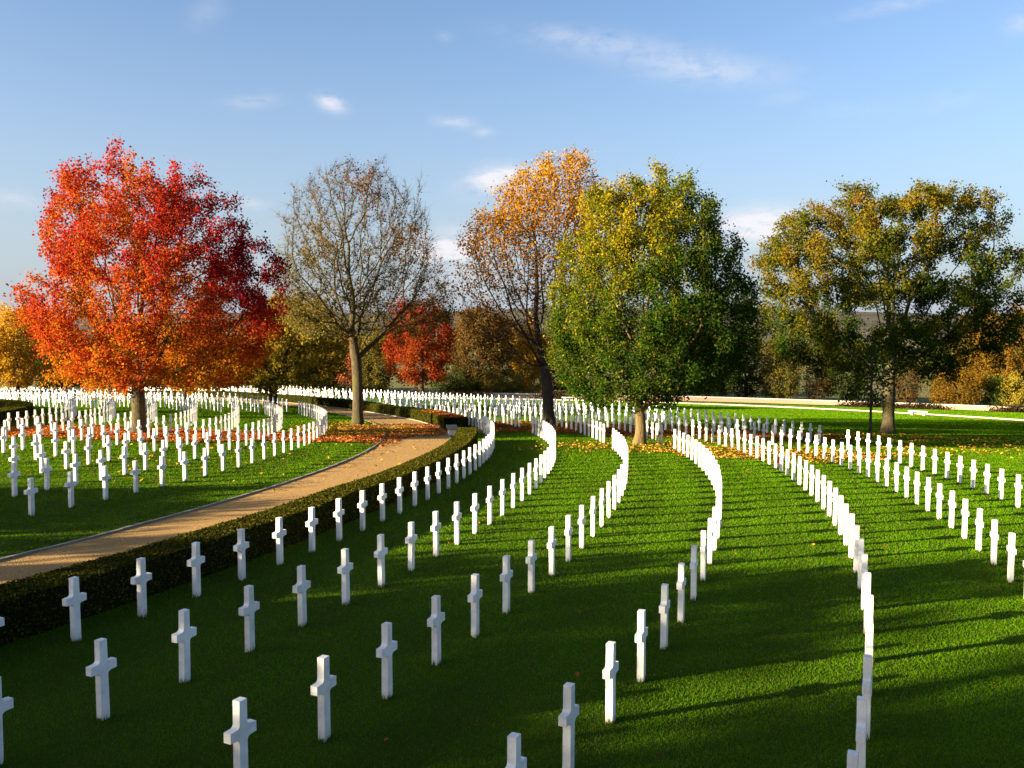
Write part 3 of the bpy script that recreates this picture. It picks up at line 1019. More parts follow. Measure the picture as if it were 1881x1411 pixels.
def tubes(pos, par, r, flare=0.0, zbase=0.0):
    n = len(par)
    ch = [[] for _ in range(n)]
    for i in range(n):
        if par[i] >= 0:
            ch[par[i]].append(i)
    V, F = [], []
    nv = 0
    starts = [(i, None) for i in range(n) if par[i] < 0]
    while starts:
        i, frm = starts.pop()
        chain = [] if frm is None else [frm]
        j = i
        while True:
            chain.append(j)
            if not ch[j]:
                break
            c = sorted(ch[j], key=lambda q: -r[q])
            for q in c[1:]:
                starts.append((q, j))
            j = c[0]
        if len(chain) < 2:
            continue
        pts = pos[chain]
        rr = r[chain].copy()
        if frm is not None:
            rr[0] = rr[1]
        big = rr.max()
        if big > .03 and len(chain) > 4:
            q = pts.copy()
            q[1:-1] = (pts[:-2] + 2 * pts[1:-1] + pts[2:]) / 4
            pts = q
            if len(rr) > 4:
                rr[1:-1] = (rr[:-2] + rr[1:-1] * 2 + rr[2:]) / 4
        k = 14 if big > .12 else 7 if big > .05 else 4 if big > .02 else 3
        d = np.gradient(pts, axis=0)
        d /= np.linalg.norm(d, axis=1)[:, None] + 1e-9
        ref = np.array([1.0, .13, 0]) if abs(d[0][2]) > .7 else np.array([0, 0, 1.0])
        u = np.cross(d, ref)
        u /= np.linalg.norm(u, axis=1)[:, None] + 1e-9
        w = np.cross(d, u)
        a = np.arange(k) * 2 * math.pi / k
        R_ = rr[:, None] * np.ones(k)[None]
        if flare and frm is None:
            hgt = np.clip(pts[:, 2] - zbase, 0, 9)
            R_ = R_ * (1 + (flare + .28 * np.cos(a * 5 + 1)[None] * .9 * (flare > 0)) * np.exp(-hgt / .34)[:, None]) * (1 + .045 * np.sin(a * 3 + 2)[None])
        ring = pts[:, None, :] + R_[..., None] * (np.cos(a)[None, :, None] * u[:, None, :] + np.sin(a)[None, :, None] * w[:, None, :])
        V.append(ring.reshape(-1, 3))
        m = len(pts)
        ii = np.arange(m - 1)[:, None] * k
        jj = np.arange(k)[None]
        f = np.stack([ii + jj, ii + (jj + 1) % k, ii + k + (jj + 1) % k, ii + k + jj], -1).reshape(-1, 4) + nv
        F.append(f)
        nv += m * k
    return np.vstack(V), np.vstack(F)


def hashcell(P, s, seed):
    q = np.floor(P / s).astype(int)
    h = (q[:, 0] * 73856093) ^ (q[:, 1] * 19349663) ^ (q[:, 2] * 83492791) ^ (seed * 2654435)
    return ((h & 0xffff) / 65535.0)


def tree(name, label, cat, base, Y, prof, trunk_px, n_att, n_leaf, leaf, colf, seed, bark, r_base, r_tip=.010, step=.34, clumps=60, clump_r=1.5, fill=.35,
         depth=.85, up=.15, twigs=0, twig_len=.5, group=None, lean=None, spread=.24, wob=.12, droop=.0, lwp=1.0, ground=None, fork_lo=.3, leafbias=None, metric=False, spikes=0, spike_len=1.2, blobs=None):
    """prof: (py, x_left, x_right) outline of the crown as seen; everything is turned into metres at depth Y"""
    rng = np.random.default_rng(seed)
    mpp = Y / FPX
    bx = (base[0] - PW / 2) / FPX * Y
    bz = Z(bx, Y) if ground is None else ground(bx, Y)
    prof = sorted(prof)
    if metric:
        bx, bz = base[0], Z(base[0], Y)

    def zof(py):
        if metric:
            return bz + py
        return at(PW / 2, py, Y)[2]
    if metric:
        pz, pl, pr = (np.array([p_[j] for p_ in prof], float) for j in range(3))
    else:
        pz = np.array([zof(p_[0]) for p_ in prof])[::-1] - bz
        pl = np.array([(p_[1] - PW / 2) / FPX * Y for p_ in prof])[::-1] - bx
        pr = np.array([(p_[2] - PW / 2) / FPX * Y for p_ in prof])[::-1] - bx
    z0, z1 = pz[0], pz[-1]
    wmax = (pr - pl).max() / 2

    def inside(P, grow=0.0):
        l = np.interp(P[:, 2], pz, pl)
        r_ = np.interp(P[:, 2], pz, pr)
        c = (l + r_) / 2
        w = (r_ - l) / 2 + 1e-6
        v = ((P[:, 0] - c) / w) ** 2 + (P[:, 1] / (w * depth + .3)) ** 2
        return (P[:, 2] >= z0 - grow) & (P[:, 2] <= z1 + grow) & (v <= 1.0 + grow), v

    def sample(n, shell=0.0):
        out = np.zeros((0, 3))
        while len(out) < n:
            k = n * 3
            P = np.c_[rng.uniform(pl.min(), pr.max(), k), rng.uniform(-wmax * depth, wmax * depth, k), rng.uniform(z0, z1, k)]
            ok, v = inside(P)
            if shell:
                ok &= rng.random(k) < np.clip(v, 0, 1) ** shell + .08
            out = np.r_[out, P[ok]]
        return out[:n]
    cl = sample(clumps, .7)
    natt = int(n_att * (1 - fill))
    ci = rng.integers(0, clumps, natt)
    g = rng.normal(size=(natt, 3))
    g /= np.linalg.norm(g, axis=1)[:, None]
    A = cl[ci] + g * (rng.random((natt, 1)) ** .5) * clump_r * rng.uniform(.6, 1.25, (clumps, 1))[ci]
    A = A[inside(A, .02)[0]]
    A = np.r_[A, sample(int(n_att * fill), .5)]
    if blobs:                                    # boughs seen one by one
        parts = []
        tot = sum(b[2] * b[3] for b in blobs)
        for (qx, qy, qrx, qry) in blobs:
            X0 = (qx - PW / 2) / FPX * Y - bx
            Z0 = zof(qy) - bz
            l = np.interp(Z0, pz, pl)
            r_ = np.interp(Z0, pz, pr)
            room = math.sqrt(max(.05, 1 - ((X0 - (l + r_) / 2) / ((r_ - l) / 2 + .01)) ** 2)) * (r_ - l) / 2 * depth
            m = max(14, int(n_att * (1 - fill) * qrx * qry / tot / 2))
            for sgn in (-1, 1):
                yc = sgn * room * rng.uniform(.15, .75)
                g = rng.normal(size=(m, 3))
                g = g / np.linalg.norm(g, axis=1)[:, None] * rng.random((m, 1)) ** .45
                parts.append(g * [qrx * mpp, (qrx + qry) / 2 * mpp, qry * mpp] + [X0, yc, Z0])
        A = np.r_[np.vstack(parts), sample(int(n_att * fill), .3)]
    if spikes:                                   # shoots that stand out of the outline
        sp_ = sample(spikes * 6, 2.0)
        hz = (sp_[:, 2] - z0) / (z1 - z0)
        sp_ = sp_[np.argsort(-(hz + .25 * rng.random(len(sp_))))][:spikes]
        c_ = np.array([np.interp(z0 + .35 * (z1 - z0), pz, (pl + pr) / 2), 0, z0 + .35 * (z1 - z0)])
        dr = sp_ - c_
        dr /= np.linalg.norm(dr, axis=1)[:, None]
        dr[:, 2] += .8
        dr /= np.linalg.norm(dr, axis=1)[:, None]
        kk = np.repeat(np.linspace(.15, 1, 6)[None], spikes, 0) * spike_len * rng.uniform(.5, 1.2, (spikes, 1))
        A = np.r_[A, (sp_[:, None, :] + dr[:, None, :] * kk[..., None] + rng.normal(0, .06, (spikes, 6, 3))).reshape(-1, 3)]
    # trunk
    th = (zof(trunk_px) - bz)
    k = max(3, int(th / step))
    tz = np.linspace(-.12, th, k + 1)
    tx = np.zeros(k + 1)
    if lean:
        tx = lean * (np.linspace(0, 1, k + 1) ** 1.3)
    bend = rng.normal(0, .05, 2)
    ty = bend[0] * np.sin(np.linspace(0, 3, k + 1))
    tx = tx + bend[1] * np.sin(np.linspace(0, 3.5, k + 1))
    P0 = np.c_[tx, ty, tz]
    pos, par = colonize(A, P0, np.arange(-1, k), step, step * 1.7, rng, up, wob=wob, grow_from=int(k * (1 - fork_lo)))
    if droop:
        hgt = np.clip((pos[:, 2] - th) / max(.1, z1 - th), 0, 1)
        rr = np.hypot(pos[:, 0], pos[:, 1]) / wmax
        pos[:, 2] -= droop * rr ** 2 * (1 - hgt)
    r, kids = radii(par, r_base, r_tip)
    r[:k + 1] = np.maximum(r[:k + 1], r_base * np.linspace(1, .78, k + 1))
    tip = np.where(r < max(.028, r_tip * 2.6))[0]
    tip = tip[pos[tip, 2] > z0 - .2]
    V, F = tubes(pos, par, r, .55, 0.0)
    if twigs:
        ti = rng.choice(tip, twigs)
        d = pos[ti] - pos[np.maximum(par[ti], 0)]
        d = d / (np.linalg.norm(d, axis=1)[:, None] + 1e-9) + rng.normal(0, .55, (twigs, 3)) + [0, 0, .25]
        d /= np.linalg.norm(d, axis=1)[:, None]
        L = twig_len * (.5 + rng.random((twigs, 1)))
        a = pos[ti]
        b = a + d * L
        s = np.cross(d, rng.normal(size=(twigs, 3)))
        s /= np.linalg.norm(s, axis=1)[:, None]
        w2 = np.cross(d, s)
        tw = r_tip * .8
        tv = np.stack([a + s * tw, a - s * tw * .5 + w2 * tw * .8, a - s * tw * .5 - w2 * tw * .8, b], 1).reshape(-1, 3)
        q = np.arange(twigs)[:, None] * 4
        tf = np.concatenate([q + [0, 1, 3, 3], q + [1, 2, 3, 3], q + [2, 0, 3, 3]], 1).reshape(-1, 4)
    root = empty(name, (bx, Y, bz))
    tag(root, label, cat, group)
    F3 = np.r_[F[:, [0, 1, 2]], F[:, [0, 2, 3]]]
    if twigs:
        F3 = np.r_[F3, tf[:, :3] + len(V)]
        V = np.r_[V, tv]
    link_mesh('trunk', np_mesh('trunk', V, F3, True), bark, root)
    if n_leaf:
        wgt = np.ones(len(tip)) if leafbias is None else np.clip(leafbias((pos[tip] - [0, 0, z0]) / [wmax, wmax, z1 - z0]), 0, None)
        li = rng.choice(tip, n_leaf, p=wgt / wgt.sum())
        dd = pos[li] - pos[np.maximum(par[li], 0)]
        P = pos[li] + rng.normal(0, spread, (n_leaf, 3)) + dd * rng.uniform(-.5, 1.2, (n_leaf, 1))
        ctr = np.array([(pl.mean() + pr.mean()) / 2, 0, 0])
        q = (P - ctr - [0, 0, z0]) / [wmax, wmax, z1 - z0]
        hc = .65 * hashcell(P + seed, 1.1, seed) + .35 * hashcell(P, 2.6, seed + 5)
        c = colf(q, hc, rng)
        LV, LF = leaf_quads(P, np.full(n_leaf, leaf), rng, .35)
        link_mesh('crown', np_mesh('crown', LV, LF, False, np.repeat(c, 4, 0)), M_LEAF, root)
    return root


def pal(*cols):
    cs = np.array(cols)

    def f(t):
        t = np.clip(t, 0, .9999) * (len(cs) - 1)
        i = t.astype(int)
        k = (t - i)[:, None]
        return cs[i] * (1 - k) + cs[i + 1] * k
    return f


def jit(c, rng, a=.35):
    return np.clip(c * (1 - a / 2 + a * rng.random((len(c), 1))), 0, 1)


# colours of the leaves themselves
RED = pal((.36, .19, .010), (.37, .105, .010), (.35, .044, .010), (.30, .018, .018), (.22, .010, .018), (.075, .006, .012))


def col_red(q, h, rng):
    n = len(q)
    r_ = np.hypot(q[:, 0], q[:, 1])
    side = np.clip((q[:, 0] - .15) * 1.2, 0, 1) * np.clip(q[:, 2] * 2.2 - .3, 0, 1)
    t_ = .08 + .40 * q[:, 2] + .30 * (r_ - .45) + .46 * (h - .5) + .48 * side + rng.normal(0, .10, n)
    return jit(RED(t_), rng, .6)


def col_bare(q, h, rng):
    n = len(q)
    P_ = pal((.17, .14, .015), (.15, .10, .012), (.14, .055, .012), (.08, .035, .015))
    return jit(P_(.05 + .75 * q[:, 2] + .25 * q[:, 0] + .35 * (h - .5) + rng.normal(0, .1, n)), rng, .5)


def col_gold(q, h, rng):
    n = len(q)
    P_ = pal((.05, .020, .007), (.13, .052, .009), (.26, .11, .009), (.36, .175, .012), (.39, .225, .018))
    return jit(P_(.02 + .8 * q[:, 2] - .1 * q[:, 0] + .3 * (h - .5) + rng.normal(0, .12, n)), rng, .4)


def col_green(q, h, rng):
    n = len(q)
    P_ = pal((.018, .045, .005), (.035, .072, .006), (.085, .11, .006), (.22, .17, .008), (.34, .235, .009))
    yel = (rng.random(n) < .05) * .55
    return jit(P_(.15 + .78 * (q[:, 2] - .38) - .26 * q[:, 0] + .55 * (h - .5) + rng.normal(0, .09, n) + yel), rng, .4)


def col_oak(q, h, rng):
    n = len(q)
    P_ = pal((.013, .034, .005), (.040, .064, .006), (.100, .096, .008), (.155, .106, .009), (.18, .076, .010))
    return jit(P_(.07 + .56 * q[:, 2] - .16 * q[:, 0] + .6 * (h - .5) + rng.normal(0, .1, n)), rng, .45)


def flat(*cols):
    P_ = pal(*cols)

    def f(q, h, rng):
        return jit(P_(.35 * q[:, 2] + .65 * h + rng.normal(0, .12, len(q)) - .05), rng, .45)
    return f


tree('maple_tree', 'big spreading tree with crimson and orange leaves, nearest on the left lawn', 'tree', (253, 797), 49.9,
     [(274, 214, 246), (292, 190, 282), (314, 166, 318), (350, 106, 392), (390, 94, 434), (420, 92, 474), (448, 96, 508), (485, 90, 528), (525, 66, 530), (565, 54, 524), (605, 52, 518),
      (645, 68, 498), (680, 84, 476), (706, 124, 446), (724, 176, 334)],
     690, 2800, 105000, .13, col_red, 21, M_BARK, .35, .010, .30, 80, 1.2, .2, .9, .14, 3500, .6, fork_lo=.22, spikes=46, spike_len=.8, spread=.20)
tree('bare_tree', 'tall half-bare tree with few brown leaves, its trunk beside the path', 'tree', (655, 782), 61.6,
     [(292, 640, 690), (318, 575, 735), (355, 545, 772), (400, 522, 790), (450, 512, 805), (500, 505, 825), (550, 505, 842), (590, 520, 835), (625, 560, 790)],
     655, 5600, 11500, .14, col_bare, 33, M_BARK, .345, .011, .34, 130, 1.2, .45, .9, .10, 17000, .7, spread=.2, wob=.22, fork_lo=.35, spikes=30, spike_len=1.0,
     leafbias=lambda q: .25 + np.clip(.75 - q[:, 2], 0, 1) * 1.3 + (np.sin(q[:, 0] * 7 + 1) * np.sin(q[:, 2] * 9) > .35) * 1.2)
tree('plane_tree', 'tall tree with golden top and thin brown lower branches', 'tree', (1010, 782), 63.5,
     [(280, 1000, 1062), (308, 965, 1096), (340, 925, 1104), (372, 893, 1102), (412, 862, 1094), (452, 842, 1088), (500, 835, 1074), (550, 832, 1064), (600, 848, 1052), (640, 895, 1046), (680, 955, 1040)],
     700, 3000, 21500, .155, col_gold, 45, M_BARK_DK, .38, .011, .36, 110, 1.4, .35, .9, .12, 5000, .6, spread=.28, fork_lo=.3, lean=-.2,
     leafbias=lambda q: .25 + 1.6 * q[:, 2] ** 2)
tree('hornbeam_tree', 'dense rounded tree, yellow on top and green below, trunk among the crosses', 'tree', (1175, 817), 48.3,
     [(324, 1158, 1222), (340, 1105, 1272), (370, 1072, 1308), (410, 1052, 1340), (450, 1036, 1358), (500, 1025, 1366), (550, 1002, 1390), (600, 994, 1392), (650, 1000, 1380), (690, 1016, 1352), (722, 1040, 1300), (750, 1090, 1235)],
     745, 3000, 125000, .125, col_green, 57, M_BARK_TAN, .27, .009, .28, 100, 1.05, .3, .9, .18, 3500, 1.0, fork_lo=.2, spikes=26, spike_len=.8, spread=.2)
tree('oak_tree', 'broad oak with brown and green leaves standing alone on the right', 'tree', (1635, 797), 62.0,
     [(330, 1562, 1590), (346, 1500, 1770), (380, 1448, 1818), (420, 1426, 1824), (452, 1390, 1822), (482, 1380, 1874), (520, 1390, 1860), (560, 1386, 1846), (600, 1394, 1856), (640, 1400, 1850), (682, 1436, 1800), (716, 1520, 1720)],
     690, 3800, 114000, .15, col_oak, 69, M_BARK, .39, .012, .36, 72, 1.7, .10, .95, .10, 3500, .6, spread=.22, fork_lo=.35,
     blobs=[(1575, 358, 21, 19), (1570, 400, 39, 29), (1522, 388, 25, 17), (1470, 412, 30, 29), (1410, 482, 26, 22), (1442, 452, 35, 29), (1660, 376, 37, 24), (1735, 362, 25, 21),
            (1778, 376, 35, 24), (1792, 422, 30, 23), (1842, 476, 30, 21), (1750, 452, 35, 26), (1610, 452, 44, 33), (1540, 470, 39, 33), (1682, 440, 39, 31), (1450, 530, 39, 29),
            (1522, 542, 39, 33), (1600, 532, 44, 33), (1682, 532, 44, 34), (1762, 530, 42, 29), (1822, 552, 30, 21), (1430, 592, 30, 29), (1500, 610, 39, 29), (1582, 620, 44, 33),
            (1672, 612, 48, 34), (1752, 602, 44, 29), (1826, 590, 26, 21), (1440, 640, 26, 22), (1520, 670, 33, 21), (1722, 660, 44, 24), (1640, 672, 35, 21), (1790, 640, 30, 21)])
tree('sapling_tree', 'thin dark young tree with flat layers of foliage before the oak', 'tree', (1602, 818), 50.9,
     [(628, 1590, 1625), (650, 1565, 1650), (690, 1552, 1668), (738, 1545, 1655)],
     640, 200, 1300, .15, flat((.02, .04, .01), (.035, .06, .012), (.10, .09, .02)), 71, M_BARK_DK, .075, .008, .24, 12, .8, .2, .9, -.02, 0, fork_lo=.75)
GOLD_OL = flat((.12, .105, .015), (.22, .165, .018), (.28, .19, .02))
tree('lime_tree', 'olive-gold tree with dark trunk behind the left lawn', 'tree', (503, 748), 84.1,
     [(545, 500, 575), (580, 470, 620), (620, 440, 640), (660, 432, 640), (700, 440, 620), (716, 470, 590)],
     690, 1500, 24000, .24, GOLD_OL, 81, M_BARK_DK, .36, .014, .45, 60, 1.6, .3, .9, .08, 800, .7, fork_lo=.35)
tree('maple_tree', 'second orange-red tree standing behind the crimson one', 'tree', (340, 745), 83.1,
     [(590, 320, 380), (620, 290, 430), (660, 280, 460), (700, 290, 455), (718, 320, 420)],
     690, 900, 15000, .24, flat((.28, .15, .012), (.40, .12, .014), (.34, .05, .018)), 82, M_BARK_DK, .36, .014, .42, 40, 1.5, .3, .9, .1, 300, .6)


def ell(cx, cy, rx, ry, flatb=.75):
    out = []
    for k in range(9):
        a = -1 + 2 * k / 8
        w = math.sqrt(max(.02, 1 - a * a)) if a < 0 else math.sqrt(max(.06, 1 - (a * flatb) ** 2))
        out.append((cy + a * ry, cx - rx * w, cx + rx * w))
    return out


def gz(x, y):
    return float(zt(x, y)) if y < LAWN_FAR - 1 else float(field_z(np.array(x), np.array(y)))


DKG = flat((.018, .030, .008), (.035, .05, .012), (.06, .065, .015))
YELO = flat((.22, .13, .015), (.38, .21, .02), (.46, .25, .02))
OLIV = flat((.07, .07, .015), (.12, .10, .02), (.18, .125, .025))
BROWN = flat((.05, .03, .012), (.10, .06, .02), (.17, .10, .025))
REDB = flat((.22, .075, .010), (.25, .035, .012), (.17, .020, .016))
SALM = flat((.36, .13, .05), (.42, .14, .07), (.34, .07, .04))
ORNG = flat((.09, .055, .008), (.15, .085, .010), (.19, .085, .010))
BG = [  # name, label, trunk foot px, depth, crown ellipse, leaves, leaf size, colours, bark, trunk radius
    ('maple_tree', 'small red tree before the boundary wall, right of the path', (775, 726), 121, (770, 630, 66, 76), 15000, .30, REDB, M_BARK_DK, .32),
    ('young_tree', 'small tree with a pale yellow trunk before the wall', (473, 722), 116, (478, 655, 50, 42), 5000, .28, GOLD_OL, M_BARK_PALE, .28),
    ('yellow_tree', 'yellow-orange tree with thin trunk at the far left edge', (31, 718), 118, (22, 645, 68, 66), 12000, .32, YELO, M_BARK_DK, .22),
    ('yew_tree', 'dark yew behind the far crosses, beside the yellow tree', (100, 724), 128, (105, 678, 42, 40), 8000, .30, DKG, M_BARK_DK, .3),
    ('yew_tree', 'wide dark yew half hidden behind the crimson tree', (180, 724), 129, (180, 670, 66, 50), 10000, .30, DKG, M_BARK_DK, .3),
    ('yew_tree', 'dark evergreen right of the crimson trunk at the back', (285, 724), 130, (290, 672, 60, 50), 9000, .30, DKG, M_BARK_DK, .3),
    ('yew_tree', 'dark evergreen behind the second orange tree', (390, 724), 131, (395, 678, 60, 44), 8000, .30, DKG, M_BARK_DK, .3),
    ('salmon_tree', 'small salmon-leaved tree just left of the bare trunk', (632, 722), 133, (630, 660, 30, 42), 5000, .30, SALM, M_BARK_DK, .2),
    ('olive_tree', 'olive-leaved tree behind the wall, right of the bare trunk', (692, 724), 132, (690, 668, 34, 50), 6500, .30, OLIV, M_BARK_DK, .2),
    ('dark_shrub', 'dark shrub behind the wall, left of the bare trunk', (590, 724), 136, (592, 695, 42, 26), 5000, .28, DKG, M_BARK_DK, .15),
    ('dark_shrub', 'dark shrub behind the wall, just right of the bare trunk', (668, 724), 138, (672, 694, 26, 30), 4000, .28, DKG, M_BARK_DK, .15),
    ('golden_tree', 'golden tree showing between the lime and the bare tree', (560, 722), 140, (566, 630, 58, 80), 13000, .34, GOLD_OL, M_BARK_DK, .3),
    ('brown_tree', 'dark brown-leaved tree left of the golden-topped tree', (885, 726), 133, (886, 646, 62, 74), 17000, .32, BROWN, M_BARK_DK, .36),
    ('yellow_tree', 'glowing yellow-orange tree behind the golden-topped trunk', (965, 728), 138, (968, 662, 36, 62), 8000, .32, YELO, M_BARK_DK, .26),
    ('brown_tree', 'dim brown tree between the dark tree and the green one', (1040, 728), 142, (1030, 672, 48, 52), 7000, .32, BROWN, M_BARK_DK, .3),
    ('green_shrub', 'dark green shrubs behind the wall, under the brown tree', (845, 728), 130, (840, 708, 46, 17), 5000, .26, DKG, M_BARK_DK, .12),
    ('green_shrub', 'mixed green shrub behind the wall, near the yellow tree', (925, 728), 129, (922, 712, 40, 14), 4000, .26, OLIV, M_BARK_DK, .12),
    ('dark_tree', 'shaded dark tree behind the right edge of the green tree', (1300, 732), 136, (1305, 665, 60, 62), 12000, .32, DKG, M_BARK_DK, .36),
    ('dark_tree', 'dark leaning tree behind the wall, left of the olive bush', (1372, 734), 139, (1368, 672, 40, 58), 5500, .32, DKG, M_BARK_DK, .3),
    ('olive_bush', 'rounded olive bush behind the wall between green tree and oak', (1432, 730), 137, (1434, 694, 38, 38), 8000, .26, OLIV, M_BARK_DK, .16),
    ('brown_bush', 'twiggy brown bush behind the wall, left of the oak', (1500, 731), 137, (1500, 700, 27, 30), 2600, .24, BROWN, M_BARK_DK, .14),
    ('dark_tree', 'dark spreading tree behind the wall, close left of the oak trunk', (1548, 734), 138, (1548, 676, 48, 56), 6500, .32, DKG, M_BARK_DK, .3),
    ('brown_bush', 'brown bush behind the wall just right of the oak trunk', (1668, 739), 136, (1668, 706, 24, 32), 3000, .26, BROWN, M_BARK_DK, .14),
    ('yellow_bush', 'yellow-brown bush behind the wall at the right', (1762, 744), 134, (1762, 716, 48, 30), 8000, .26, ORNG, M_BARK_DK, .16),
    ('orange_tree', 'orange-leaved tree at the right edge of the view', (1850, 748), 141, (1856, 655, 72, 82), 15000, .34, ORNG, M_BARK_DK, .34),
    ('green_shrub', 'small green shrub behind the wall at the right', (1822, 746), 133, (1823, 730, 16, 18), 2200, .24, flat((.04, .075, .012), (.07, .11, .015)), M_BARK_DK, .1),
    ('yellow_bush', 'yellow-green bush behind the wall in the right corner', (1866, 749), 132, (1866, 728, 28, 24), 4500, .26, flat((.16, .14, .02), (.26, .19, .02)), M_BARK_DK, .12),
    ('orange_tree', 'brownish orange tree beyond the oak, right side', (1795, 742), 160, (1800, 640, 44, 72), 8000, .36, ORNG, M_BARK_DK, .3),
]
for i, (nm, lab, foot, Y, e, nl, ls, cf, bk, rb) in enumerate(BG):
    tall = e[1] + e[3] * .45
    tree(nm, lab, 'bush' if 'bush' in nm or 'shrub' in nm else 'tree', foot, Y, ell(*e), min(foot[1] - 4, tall), 460, int(nl * 1.4), ls * .82, cf, 200 + i, bk, rb, .016, .55, 34, 1.5, .35, .9, .1, 250, .8,
         spread=.38, ground=gz, fork_lo=.6, spikes=16, spike_len=1.6)
# a far belt of trees and scrub on the fields, one mass
rng = np.random.default_rng(77)
PT, CC = [], []
for k in range(190):
    y = rng.uniform(190, 460)
    x = rng.uniform(-.62, .62) * y
    if abs((x / y * FPX + PW / 2) - 1450) < 170 and y < 290:
        continue
    z = float(field_z(np.array(x), np.array(y)))
    n = 420
    u = rng.normal(size=(n, 3))
    u /= np.linalg.norm(u, axis=1)[:, None]
    s = np.array([rng.uniform(3, 7), rng.uniform(3, 6), rng.uniform(2.5, 5.5)])
    P = u * s * (rng.random((n, 1)) ** .45) + [x, y, z + s[2] * .75]
    PT.append(P)
    c = np.array([(.06, .06, .015), (.10, .07, .02), (.04, .045, .012), (.16, .10, .025)])[rng.integers(0, 4)]
    CC.append(c * (.6 + .8 * rng.random((n, 1))))
PT, CC = np.vstack(PT), np.vstack(CC)
V, F = leaf_quads(PT, np.full(len(PT), .9), rng)
o = link_mesh('far_woodland', np_mesh('far_woodland', V, F, False, np.repeat(CC, 4, 0)), M_LEAF)
tag(o, 'distant belts of scrub and trees on the fields', 'woodland', kind='stuff')

# trees beyond the left edge of the view, whose long shadows fall over the near lawn; the last ones are added to block skylight
def mell(zc, rz, r):
    return [(zc + rz * a, -r * max(.12, 1 - abs(a) ** 3.2) ** .5, r * max(.12, 1 - abs(a) ** 3.2) ** .5) for a in np.linspace(-1, 1, 11)]


for i, (x, y, zc, rz, r, nl, rb, lab) in enumerate([
        (-35, 10.6, 3.3, 2.9, 4.3, 8200, .2, 'low spreading tree beyond the left edge of the lawn'),
        (-35, 18.4, 3.2, 2.7, 4.3, 9500, .2, 'round-headed tree standing past the left edge of the lawn'),
        (-36, 1.1, 6.1, 5.0, 2.8, 9000, .2, 'slim upright tree beyond the left edge of the lawn'),
        (-36, 5.2, 5.0, 4.0, 2.7, 4800, .2, 'smaller tree beyond the left edge, between two others'),
        (-36, -8.2, 7.0, 6.6, 5.4, 15500, .3, 'taller tree beyond the left edge, nearest the viewer'),
        (-36, -2.1, 4.5, 3.9, 1.7, 6000, .14, 'small tree beyond the left edge, filling the gap between two others'),
        (-60, 58.5, 8.6, 7.6, 9.6, 16000, .4, 'large tree beyond the far left edge of the lawns'),
        (-21, -10.0, 9.0, 8.0, 6.0, 9000, .34, 'unseen tall tree added left of the viewer to block skylight'),
        (-30, -22.0, 10.0, 8.5, 7.0, 9000, .36, 'unseen tall tree added far back to the left to block skylight'),
        (-9, -15.0, 9.5, 8.0, 6.0, 9000, .36, 'unseen tall tree added behind the viewer to block skylight')]):
    tree('lime_tree', lab, 'tree', (x, y), y, mell(zc, rz, r), max(1.2, zc - rz * .8), 420, nl, .30, GOLD_OL, 300 + i, M_BARK_DK, rb, .014, .5, 40, 1.2, .4, .9, .1, 300, .7, spread=.35,
         metric=True, fork_lo=.5)


# ------------------------------------------------------------------ grass blades and fallen leaves
rng = np.random.default_rng(5)
n = 1750000
gy = np.exp(rng.uniform(math.log(8.5), math.log(118), n))
gx = gy * rng.uniform(-.62, .62, n)
out = rng.random(n) < .16                                             # thinner beyond the sides of the view
gx[out] = (np.sign(gx) * (gy * .62 + rng.random(n) * (4 + gy * .45)))[out]
Rg = np.hypot(gx - CX, gy - CY)
ok = ~((Rg > 68.42) & (Rg < 72.17)) & ~((Rg > 72.5) & (Rg < 73.55) & (gy < 48))
fy_ = np.interp(gx, fp[:, 0], fp[:, 1])
dfp = np.full(n, 9.)
far_i = np.where(gy > 60)[0]
for j in range(0, len(far_i), 20000):
    q = far_i[j:j + 20000]
    dfp[q] = np.sqrt((gx[q][:, None] - fp[None, ::3, 0]) ** 2 + (gy[q][:, None] - fp[None, ::3, 1]) ** 2).min(1)
ok &= dfp > 1.75
gx, gy = gx[ok], gy[ok]
n = len(gx)
w = .00095 * gy * rng.uniform(.7, 1.5, n) * .9
h = (.018 + .00072 * gy) * rng.uniform(.6, 1.3, n)
az = SUN_AZ + math.pi / 2 + rng.normal(0, .75, n)             # blades turned to face the sun, shaped to brighten the lit lawn
lean = rng.normal(0, .30, (n, 2))
gzv = zt(gx, gy)
dx, dy = np.cos(az) * w / 2, np.sin(az) * w / 2
V = np.empty((n, 3, 3), np.float32)
V[:, 0] = np.c_[gx - dx, gy - dy, gzv - .004]
V[:, 1] = np.c_[gx + dx, gy + dy, gzv - .004]
V[:, 2] = np.c_[gx + lean[:, 0] * h, gy + lean[:, 1] * h, gzv + h]
kk = rng.random((n, 1))
patch = .5 + .5 * np.sin(gx * .9 + 1.7 * np.sin(gy * .33)) * np.sin(gy * .7 + 2 * np.sin(gx * .21))
c = np.array([.032, .088, .001]) * (1 - kk) + np.array([.093, .205, .0015]) * kk
Rb = np.hypot(gx - CX, gy - CY)
stripe = np.where(np.floor(Rb / .95) % 2 == 0, 1.07, .94)             # mowing bands follow the rows
c = c * (.84 + .32 * patch[:, None]) * stripe[:, None]
dry = rng.random(n) < .035
c[dry] = [.20, .17, .05]
o = link_mesh('grass_blades', np_mesh('grass_blades', V.reshape(-1, 3), np.arange(3 * n).reshape(-1, 3), False, np.repeat(c, 3, 0)), M_BLADE)
tag(o, 'short green grass blades covering the lawn', 'grass', kind='stuff')
